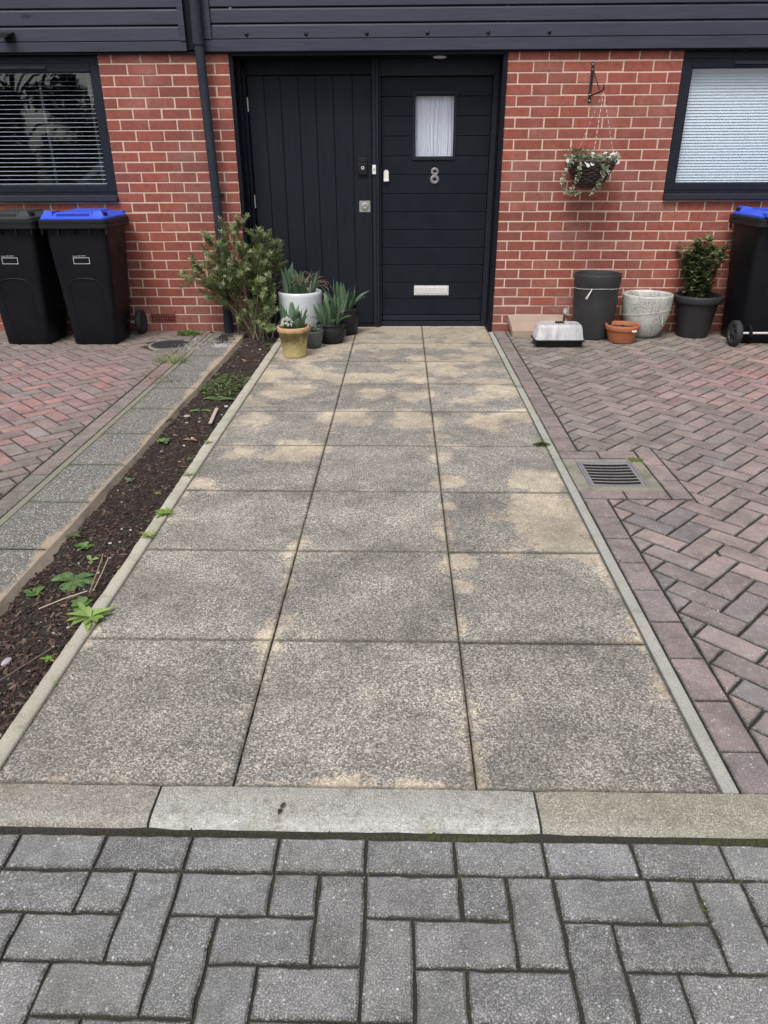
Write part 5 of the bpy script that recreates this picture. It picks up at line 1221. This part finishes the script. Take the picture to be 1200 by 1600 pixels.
for (x, y, z, tp) in tips_:
    T_ = Vector((x, y, z)) - Vector((0, 0, 0)); B = Vector((-1.185 + R.gauss(0, .05), -.17 + R.gauss(0, .05), -.02)); K = B.lerp(T_, .45) + Vector((0, 0, .07 * (z + .2))); pts = []
    for j in range(9):
        f_ = j / 8; p = B * (1 - f_) ** 2 + K * 2 * f_ * (1 - f_) + T_ * f_ ** 2; pts.append(p + Vector((R.gauss(0, .006), R.gauss(0, .006), 0)))
    ST.tube(pts, [.0065 * (1 - .75 * j / 8) for j in range(9)], 5, R.choice([(.20, .17, .11), (.14, .12, .08), (.26, .22, .15)]), cap=False)
    d_end = (pts[-1] - pts[-3]).normalized(); rosette_twig(pts[-1] - d_end * .05, d_end, .095, .046, SC, 66, bool(tp))
    for m_ in range(8 if z > .4 else 5):
        f_ = R.uniform(.56 if z > .4 else .4, .97); i_ = min(7, int(f_ * 8)); p = pts[i_].lerp(pts[i_ + 1], f_ * 8 - i_); t_ = (pts[i_ + 1] - pts[i_]).normalized()
        d = (t_ + Vector((R.gauss(0, .9), R.gauss(-.1, .6), R.gauss(.0, .5)))).normalized(); rosette_twig(p, d, R.uniform(.06, .13), R.uniform(.036, .052), SC, 56, R.random() < .02)
for k in range(16):   # bare dry lower stems
    a = R.uniform(-2.6, -.4); p = Vector((-1.12 + R.gauss(0, .05), -.25 + R.gauss(0, .05), -.02)); q = p + Vector((R.gauss(0, .12), R.uniform(-.12, .04), R.uniform(.15, .42)))
    ST.tube([p, p.lerp(q, .5) + Vector((R.gauss(0, .015), 0, 0)), q], [.004, .003, .0015], 5, R.choice([(.36, .31, .22), (.30, .25, .18), (.24, .2, .15)]), cap=False)
def shift(mb, o): mb.v = [(p[0] - o[0], p[1] - o[1], p[2] - o[2]) for p in mb.v]; return mb
shift(ST, o).build('stem', M['stem'], sh); shift(LV, o).build('foliage', M['leaf'], sh); [shift(q_, o).build('shoot_tip', M['petal'], sh) for q_ in TPS]

# ================================================================== SMALL PLANTS
def weed(name, loc, label, n, L, W, col, shape=2, elev=(.1, .7), grp=None, cat='weed', bend=.5, seg=5):
    b = MB()
    for k in range(n):
        a = 2.4 * k + R.uniform(-.3, .3); e = R.uniform(*elev); v = R.uniform(.75, 1.2)
        b.leaf((R.gauss(0, L * .05), R.gauss(0, L * .05), 0), (math.cos(a), math.sin(a), e), (0, 0, 1), L * R.uniform(.6, 1.1), W * R.uniform(.7, 1.1), bend, .2, seg, tuple(q * v for q in col), shape=shape)
    o = b.build(name, M['leaf']); o.location = loc; return tag(o, label, cat, grp)
G1, G2, G3 = (.22, .34, .07), (.14, .25, .06), (.25, .31, .10)
W_ = 'weeds in the soil bed and paving joints'
weed('weed', (-.935, -4.475, .004), 'largest pale green rosette weed overlapping the path edging', 15, .082, .024, (.28, .40, .11), grp=W_)
weed('weed', (-1.008, -4.375, -.015), 'darker round leaved weed just behind the largest rosette weed', 13, .045, .028, (.13, .24, .07), grp=W_)
weed('weed', (-1.205, -4.30, -.02), 'small clover like weed beside the terracotta edge near the front', 13, .040, .024, (.12, .24, .06), grp=W_)
weed('weed', (-.992, -4.670, -.015), 'tiny bright seedling weed in the soil near the front', 7, .024, .011, G1, grp=W_)
weed('weed', (-1.165, -3.955, -.02), 'small bright green weed in the middle of the soil bed', 12, .040, .022, (.13, .26, .07), grp=W_)
weed('weed', (-1.10, -4.06, -.02), 'single leafed pale seedling weed in the soil bed', 3, .035, .024, (.25, .36, .14), grp=W_)
weed('weed', (-1.245, -3.87, -.016), 'dull green tuft weed against the terracotta edge', 14, .035, .014, (.11, .15, .06), grp=W_)
weed('weed', (-1.212, -2.776, -.018), 'fresh green weed beside the aggregate slabs halfway along the bed', 12, .045, .026, (.14, .27, .09), grp=W_)
weed('weed', (-.922, -3.70, .004), 'bright green rosette weed in the path joint, larger of the close pair', 16, .050, .015, (.20, .32, .06), grp=W_)
weed('weed', (-.925, -3.905, .004), 'spiky yellow green weed in the path joint, nearer of the close pair', 20, .050, .009, (.27, .32, .10), shape=1, grp=W_)
weed('weed', (-.93, -3.285, .004), 'thin grassy weed on the path edging beyond the close pair', 18, .042, .007, (.24, .30, .11), shape=1, grp=W_)
weed('weed', (-.945, -2.85, .004), 'small pale weed on the path edging midway along', 10, .035, .010, (.24, .29, .12), shape=1, grp=W_)
weed('weed', (-.915, -4.80, .002), 'minute sprig in the joint at the front of the path edging', 6, .016, .006, G1, grp=W_)
weed('weed', (-1.03, -3.45, -.018), 'tiny pale seedling weed in the soil between the joint weeds and the slabs', 6, .022, .010, (.22, .30, .12), grp=W_)
weed('weed', (-1.215, -3.30, -.018), 'small grey green seedling weed where the slab edge is broken', 9, .028, .012, (.20, .26, .15), grp=W_)
weed('weed', (-1.00, -3.02, -.018), 'fine leaved seedling weed near the path edging, farther than the close pair', 9, .026, .008, (.16, .24, .08), grp=W_)
weed('weed', (-1.235, -1.42, -.018), 'small weed at the slab edge just past the creeping ground cover', 9, .035, .016, (.14, .20, .08), grp=W_)
# feathery trailing plant near the front of the bed
def ferny(name, loc, label, fronds, cat='plant'):
    b = MB(); r = thing(name, loc, label, cat)
    s = MB()
    for (a, L, el) in fronds:
        pts = []; p = Vector((0, 0, .0)); d = Vector((math.cos(a), math.sin(a), el)).normalized(); n = 12
        for j in range(n + 1):
            pts.append(p.copy()); p = p + d * L / n; d = (d + Vector((0, 0, -.10))).normalized()
        s.tube(pts, .0012, 4, (.14, .17, .06), cap=False)
        for j in range(1, n + 1):
            t_ = (pts[j] - pts[j - 1]).normalized(); sd = t_.cross(Vector((0, 0, 1))).normalized(); w = L * .30 * math.sin(PI * min(1, (j / n) * .85 + .15))
            for sg in (-1, 1): b.leaf(pts[j], sd * sg + t_ * .45, (0, 0, 1), w, w * .42, .3, .1, 3, R.choice([(.13, .23, .08), (.17, .27, .10), (.10, .19, .07)]), shape=0)
    s.build('stem', M['stem'], r); b.build('leaves', M['leaf'], r); return r
ferny('fern', (-1.085, -2.02, -.02), 'small fern with two arching fronds above the pale stick', [(2.7, .13, .5), (.35, .12, .5), (1.5, .08, .7)], 'fern')
ferny('fern', (-1.145, -2.23, -.02), 'low fern with flat fronds against the slab edge, nearer than the arching one', [(2.9, .11, .25), (.3, .10, .3)], 'fern')
ferny('fern', (-.985, -.50, -.02), 'pale fern under the shrub beside the yellow pot', [(2.5, .10, .5), (.8, .10, .6), (-.4, .11, .3), (-1.5, .09, .3)], 'fern')
fr = ferny('trailing_weed', (-1.10, -4.21, -.018), 'feathery yellow green trailing weed in the front part of the soil bed', [(a, R.uniform(.05, .11), R.uniform(.1, .5)) for a in (-2.8, -2.2, 2.6, 1.9, .9, .2, -.6, -1.4, 3.0)], 'weed')
# creeping ground cover by the fern
b = MB()
for k in range(900):
    a = R.uniform(0, 6.28); r = math.sqrt(R.random()); x = -1.10 + .145 * r * math.cos(a) + .03 * math.sin(a * 3); y = -1.70 + .26 * r * math.sin(a)
    if x > -.925 or x < -1.255: continue
    z = -.02 + R.uniform(0, .045) * (1 - r * .6); c = mixc((.06, .10, .04), (.16, .22, .08), R.random()); c = mixc(c, (.20, .16, .10), .25 * (R.random() < .2))
    b.leaf((x, y, z), (R.gauss(0, 1), R.gauss(-.2, 1), R.uniform(0, .8)), (0, 0, 1), R.uniform(.014, .030), R.uniform(.008, .016), .4, .2, 3, c, shape=2)
tag(b.build('ground_cover', M['leaf']), kind='stuff')
# grass tufts
def tuft(loc, n, L, sp, cols, label, W=.003):
    b = MB()
    for k in range(n):
        a = R.uniform(0, 6.28); r = sp * math.sqrt(R.random()); x, y = r * math.cos(a) * 1.3, r * math.sin(a); b.leaf((x, y, 0), (math.cos(a) * .7 + R.gauss(0, .4), math.sin(a) * .7 + R.gauss(0, .4), 1), (math.cos(a), math.sin(a), .3), L * R.uniform(.5, 1.1), W * R.uniform(.7, 1.3), R.uniform(.3, 1.4), .3, 4, R.choice(cols), shape=1)
    o = b.build('grass_tuft', M['leaf']); o.location = loc; return tag(o, label, 'grass', 'grass tufts in the left paving')
tuft((-1.64, -1.10, -.003), 330, .075, .10, [(.26, .33, .12), (.32, .36, .17), (.18, .27, .08), (.40, .40, .25)], 'pale yellow green spiky grass tuft nearest the round inspection cover')
tuft((-1.54, -1.62, -.003), 240, .03, .10, [(.12, .13, .07), (.16, .15, .09), (.20, .17, .12)], 'low brownish tuft where the block edging ends')
tuft((-1.79, -.80, -.003), 60, .022, .05, [(.25, .30, .10), (.3, .33, .14)], 'tiny sparse tuft right in front of the round cover')
b = MB()
for k in range(420):
    a = R.uniform(0, 6.28); r = math.sqrt(R.random()); x = .105 * r * math.cos(a); y = .075 * r * math.sin(a); b.leaf((x, y, R.uniform(0, .045) * (1 - r * .7)), (R.gauss(0, 1), R.gauss(0, 1), R.uniform(.1, 1)), (0, 0, 1), R.uniform(.012, .026), R.uniform(.006, .012), .3, .2, 3, R.choice([(.10, .25, .04), (.15, .32, .06), (.07, .17, .03)]), shape=2)
mo = b.build('weed', M['leaf']); mo.location = (-1.765, -.15, -.002); tag(mo, 'bright green mossy clump at the foot of the left brick wall', 'weed', W_)
# grass and moss tufts at the right edging
for (loc, n, L, sp, lb) in (((.800, -2.848, .001), 620, .030, .040, 'dense green moss tuft on the right path edge, level with the drain'), ((.835, -1.765, .001), 90, .022, .040, 'thin dark moss tuft on the right path edge, farther than the dense one')):
    b = MB()
    for k in range(n):
        a = R.uniform(0, 6.28); r = math.sqrt(R.random()); b.leaf((sp * 1.2 * r * math.cos(a), sp * .7 * r * math.sin(a), 0), (R.gauss(0, .5), R.gauss(0, .5), 1), (1, 0, 0), L * R.uniform(.5, 1.1) * (1.2 - r), .003, .5, .2, 3, R.choice([(.09, .14, .03), (.13, .19, .04), (.06, .09, .025)]), shape=1)
    o_ = b.build('moss_tuft', M['leaf']); o_.location = loc; tag(o_, lb, 'moss', 'moss tufts on the path edge')
b = MB()
for k in range(700):
    q = R.random()
    if q < .45: x, y = R.gauss(1.235, .018), R.gauss(-3.045, .012)
    elif q < .7: x, y = .862 + R.gauss(0, .004), R.uniform(-3.0, -1.5)
    else: x, y = .822 + R.gauss(0, .003), R.choice([R.uniform(-2.5, -.3), R.uniform(-3.0, -2.7)])
    lump(b, x, y, -.004, R.uniform(.0025, .006), R.uniform(.003, .008), R.choice([(.11, .15, .03), (.07, .09, .02), (.14, .19, .04)]), R, 6)
for k in range(3000):   # moss in the slab joints and along the thin left edging
    q = R.random()
    if q < .35: x, y = -1.560 + R.gauss(0, .006), R.uniform(-4.2, -1.6)
    elif q < .75: x, y = R.choice([-.907, -.907, .2495, -.3262]) + R.gauss(0, .0016), R.uniform(-5.15, .1)
    else: x, y = R.uniform(-.9, .8), R.choice(YS[:9]) + R.gauss(0, .0014)
    if nz(x, y, 2, 4) < 0: continue
    lump(b, x, y, -.007, R.uniform(.0015, .0035), R.uniform(.003, .006), mixc((.05, .045, .025), (.10, .12, .03), R.random()), R, 5)
for k in range(5200):   # crumbs in the road joints
    i_ = R.randrange(-12, 14); 
    if R.random() < .5: x, y = .0005 + .096 * i_ + R.gauss(0, .0018), R.uniform(-6.1, -5.40)
    else: x, y = R.uniform(-1.1, 1.2), RY1 - .096 * R.randrange(0, 8) + R.gauss(0, .0018)
    if nz(x, y, 6, 5) < -.08: continue
    lump(b, x, y, -.0105, R.uniform(.0018, .0045), R.uniform(.002, .006), mixc((.04, .035, .025), (.10, .12, .02), clamp(R.random() * (.3 + nz(x, y, 1, 2) * 3))), R, 5)
tag(b.build('moss', M['bark']), kind='stuff')

# fallen things on the soil and paving
def dead_leaf(loc, label, s, col, curl=.6, grp='fallen dead leaves'):
    b = MB()
    for k in range(2): b.leaf((0, 0, .003 * k), (math.cos(k * 2.9 + loc[0] * 9), math.sin(k * 2.9 + loc[0] * 9), .15), (0, 0, 1), s * R.uniform(.7, 1), s * .5, curl * R.choice([-1, 1]), .5, 5, col)
    o = b.build('dead_leaf', M['leaf']); o.location = loc; return tag(o, label, 'leaf', grp)
dead_leaf((-1.095, -1.05, -.015), 'curled orange brown dead leaf on the soil by the shrub', .06, (.42, .20, .12))
dead_leaf((-1.065, -2.76, -.015), 'flat orange dead leaf on the soil below the pale stick', .05, (.40, .19, .10), .3)
dead_leaf((-1.245, -2.50, .006), 'black shrivelled leaf on the edge of the aggregate slabs', .04, (.015, .013, .012))
dead_leaf((-.155, .16, .004), 'small brown dead leaf at the foot of the gate', .03, (.09, .05, .04))
dead_leaf((-.20, -5.235, .008), 'dark twisted leaf scrap on the white kerb stone', .020, (.05, .04, .03), .3)
dead_leaf((1.255, -4.02, .003), 'black leaf scrap on the herringbone paving', .022, (.015, .013, .012), .2)
def stick(p, q, r, col, label, name='stick', flat=False):
    b = MB(); p, q = Vector(p), Vector(q)
    if flat:
        d = (q - p).normalized(); s_ = d.cross(Vector((0, 0, 1))).normalized() * r; b.loft([[p - s_, p + s_, p + s_ + Vector((0, 0, .003)), p - s_ + Vector((0, 0, .003))], [q - s_, q + s_, q + s_ + Vector((0, 0, .003)), q - s_ + Vector((0, 0, .003))]], col)
    else: b.tube([p, p.lerp(q, .5) + Vector((.004, .003, .004)), q], r, 6, col)
    return tag(b.build(name, M['bark'], loc=tuple(p)), label, 'stick')
stick((-1.050, -2.20, -.012), (-1.020, -2.50, -.008), .010, (.50, .42, .36), 'flat pale wooden stick lying on the dark soil', flat=True)
stick((-1.13, -4.42, .0), (-1.0, -4.33, .015), .0018, (.62, .55, .42), 'thin straw coloured stem lying beside the largest rosette weed')
stick((-1.00, -4.29, -.01), (-.975, -4.18, .06), .0020, (.40, .33, .22), 'dry stalk standing beside the path edging near the front', 'dry_stalk')
stick((-1.01, -4.30, -.01), (-1.005, -4.15, .06), .0018, (.34, .27, .18), 'dry stalk leaning back behind the largest rosette weed', 'dry_stalk')
stick((-1.19, -4.99, -.01), (-.99, -4.64, .004), .0018, (.20, .15, .12), 'long thin dark twig along the soil at the front left')
def stone(loc, s, col, label, flat=.5, rz=0):
    bm = bmesh.new(); bmesh.ops.create_icosphere(bm, subdivisions=2, radius=1); b = MB(); rnd = R.uniform(0, 99)
    V = [(v.co.x * s * (1 + .3 * noise.noise(v.co * 1.3 + Vector((rnd, 0, 0)))), v.co.y * s * .62 * (1 + .3 * noise.noise(v.co * 1.3 + Vector((0, rnd, 0)))), v.co.z * s * flat) for v in bm.verts]
    b.add(V, [[v.index for v in f.verts] for f in bm.faces], col); bm.free(); o = b.build('stone', M['bark']); o.location = loc; o.rotation_euler = (0, 0, rz); return tag(o, label, 'stone', 'loose stones in the soil bed')
stone((-1.105, -4.69, -.008), .020, (.42, .40, .43), 'grey angular stone in the soil at the front left', .35, 1.4)
stone((-1.155, -4.71, -.008), .017, (.75, .72, .68), 'white sliver of stone beside the grey angular one', .3, 1.1)
stone((-1.20, -4.66, -.008), .014, (.70, .66, .60), 'white chip near the terracotta edge at the far left', .4, .3)
stone((-1.00, -2.17, -.010), .012, (.62, .58, .52), 'small white pebble to the right of the pale stick', .6)
stone((-1.19, -2.36, -.010), .020, (.42, .38, .34), 'pale flat stone beside the low fern', .4)
stone((-1.06, -.66, -.012), .010, (.66, .62, .56), 'tiny white pebble below the shrub', .6)
# pale mortar crumbs between the round cover and the slabs, and bird lime on the slab end
b = MB()
for k in range(240):
    x, y = R.gauss(-1.63, .055), R.gauss(-.62, .14); s_ = R.uniform(.003, .012); g = R.uniform(.10, .42); b.box((-s_, -s_ * .7, 0), (s_, s_ * .7, s_ * .7), (g, g * .95, g * .86), bev=s_ * .2, M=Matrix.Translation((x, y, -.004)) @ Matrix.Rotation(R.uniform(0, 6), 4, 'Z') @ Matrix.Rotation(R.gauss(0, .4), 4, 'X'))
for k in range(200):
    x, y = R.gauss(-1.42, .035), R.gauss(-.30, .09); s_ = R.uniform(.003, .009); g = R.uniform(.015, .05); b.box((-s_, -s_ * .7, 0), (s_, s_ * .7, s_ * .7), (g, g * .8, g * .7), M=Matrix.Translation((x, y, .001)) @ Matrix.Rotation(R.uniform(0, 6), 4, 'Z'))
for k in range(90):
    x, y = R.gauss(-1.385, .03), R.gauss(-.60, .03); s_ = R.uniform(.003, .008); g = R.uniform(.4, .75); b.box((-s_, -s_ * .7, 0), (s_, s_ * .7, s_ * .4), (g, g * .98, g * .95), M=Matrix.Translation((x, y, .002)) @ Matrix.Rotation(R.uniform(0, 6), 4, 'Z'))
for k in range(260):   # crumbs and pale flecks strewn over the paving
    x, y = R.uniform(-1.0, 2.9), R.uniform(-6.0, -.1); s_ = R.uniform(.0008, .0028); g = R.choice([.03, .04, .5, .6]); b.box((-s_, -s_ * .6, 0), (s_, s_ * .6, s_), (g, g * .95, g * .9), M=Matrix.Translation((x, y, .002)) @ Matrix.Rotation(R.uniform(0, 6), 4, 'Z'))
tag(b.build('debris', M['bark']), kind='stuff')

# ================================================================== ACROSS THE STREET (seen in the window reflections)
def tree(loc, h, spread, label, col, n=2600, base=.2):
    t_ = thing('tree', loc, label, 'tree', 'trees across the street'); s = MB(); l = MB()
    s.tube([(0, 0, -.05), (.05, .02, h * .3), (-.04, .05, h * .6), (0, 0, h * .9)], [.14, .11, .07, .02], 8, (.10, .08, .06))
    for k in range(14):
        a = k * 2.4; z = h * R.uniform(.25, .8); r = spread * R.uniform(.5, .9); s.tube([(0, 0, z * .9), (math.cos(a) * r * .5, math.sin(a) * r * .5, z + .2), (math.cos(a) * r, math.sin(a) * r, z + .3)], [.04, .025, .01], 6, (.10, .08, .06), cap=False)
    cl = []
    for k in range(34):
        a = R.uniform(0, 6.28); f_ = R.uniform(base, 1); r = spread * R.uniform(.1, 1) * math.sqrt(max(.05, 1 - (2 * (f_ - .55)) ** 2 * .8)); cl.append((math.cos(a) * r, math.sin(a) * r, h * f_, R.uniform(.25, .6)))
    for k in range(n):
        c_ = R.choice(cl); d = Vector((R.gauss(0, 1), R.gauss(0, 1), R.gauss(0, 1))).normalized() * c_[3] * R.random() ** .4; v = R.uniform(.5, 1.3)
        l.leaf((c_[0] + d.x, c_[1] + d.y, c_[2] + d.z), (R.gauss(0, 1), R.gauss(0, 1), R.gauss(0, .6)), (0, 0, 1), R.uniform(.16, .32), R.uniform(.09, .16), .3, .2, 2, tuple(q * v for q in col))
    s.build('trunk', M['stem'], t_); l.build('crown', M['leaf'], t_)
tree((-9.3, -13.5, 0), 4.2, 1.5, 'dark broad evergreen tree reflected in the left window', (.035, .05, .025), 7000)
tree((-12.2, -13.0, 0), 4.8, 1.8, 'taller dark tree at the left of the reflection', (.03, .04, .022), 7000)
tree((-7.7, -14.5, 0), 2.5, .8, 'small bright green bush like tree reflected near the window edge', (.09, .15, .035), 3000, .1)
car = thing('parked_car', (-5.2, -9.3, 0), 'silver blue parked car across the street, reflected in the left window', 'car')
t = NT('car_paint'); t.color((.62, .70, .76)); t.rough(.3); t.b.inputs['Metallic'].default_value = .4; M['car'] = t.m
t = NT('car_glass'); t.color((.16, .21, .23)); t.rough(.05); M['car_glass'] = t.m
b = MB()
prof = [(-2.05, .45, .62), (-2.0, .30, .78), (-1.3, .26, .92), (-.85, .26, .98), (.9, .26, .98), (1.6, .26, .98), (1.98, .32, .90), (2.05, .45, .70)]
b.loft([[Vector((x, y, z)) for y, z in ((-.82, z0), (-.86, (z0 + z1) / 2), (-.78, z1), (.78, z1), (.86, (z0 + z1) / 2), (.82, z0))][::-1] for x, z0, z1 in prof], smooth=True); b.build('body', M['car'], car)
b = MB(); b.loft([[Vector((x0_, -w, z)), Vector((x1_, -w, z)), Vector((x1_, w, z)), Vector((x0_, w, z))] for x0_, x1_, w, z in ((-1.0, 1.65, .76, .965), (-.45, 1.25, .62, 1.38), (-.25, 1.0, .58, 1.45), (-.1, .8, .5, 1.47))], smooth=False); cb = b.build('cabin', M['car'], car)
for (xa, xb, xc, xd) in ((-.78, .20, .18, -.28), (.28, 1.45, 1.12, .26)):
    for sg in (-1, 1):
        b = MB(); V = [(xa, sg * .752, 1.02), (xb, sg * .752, 1.02), (xc, sg * .650, 1.33), (xd, sg * .650, 1.33)]; b.add(V + [(x, y - sg * .02, z) for x, y, z in V], [(0, 1, 2, 3) if sg < 0 else (3, 2, 1, 0), (0, 4, 5, 1), (1, 5, 6, 2), (2, 6, 7, 3), (3, 7, 4, 0)]); b.build('side_window', M['car_glass'], car)
b = MB(); V = [(-.965, -.66, 1.01), (-.965, .66, 1.01), (-.50, .56, 1.35), (-.50, -.56, 1.35)]; V = [(x - .02, y, z + .015) for x, y, z in V]; b.add(V, [(0, 3, 2, 1)]); b.build('windscreen', M['car_glass'], car)
for sx in (-1.28, 1.28):
    for sg in (-1, 1):
        Mx = Matrix.Translation((sx, sg * .80, .31)) @ Matrix.Rotation(PI / 2, 4, 'X'); w = MB(); w.lathe([(.19, -.10), (.29, -.10), (.31, -.07), (.31, .07), (.29, .10), (.19, .10)], 28, M=Mx); w = w.build('wheel', M['rubber'], car)
        r_ = MB(); r_.lathe([(.192, -.07), (.05, -.06), (.0005, -.09)], 20, M=Mx); r_.lathe([(.192, .07), (.05, .06), (.0005, .09)], 20, M=Mx); r_.build('rim', M['metal'], w)
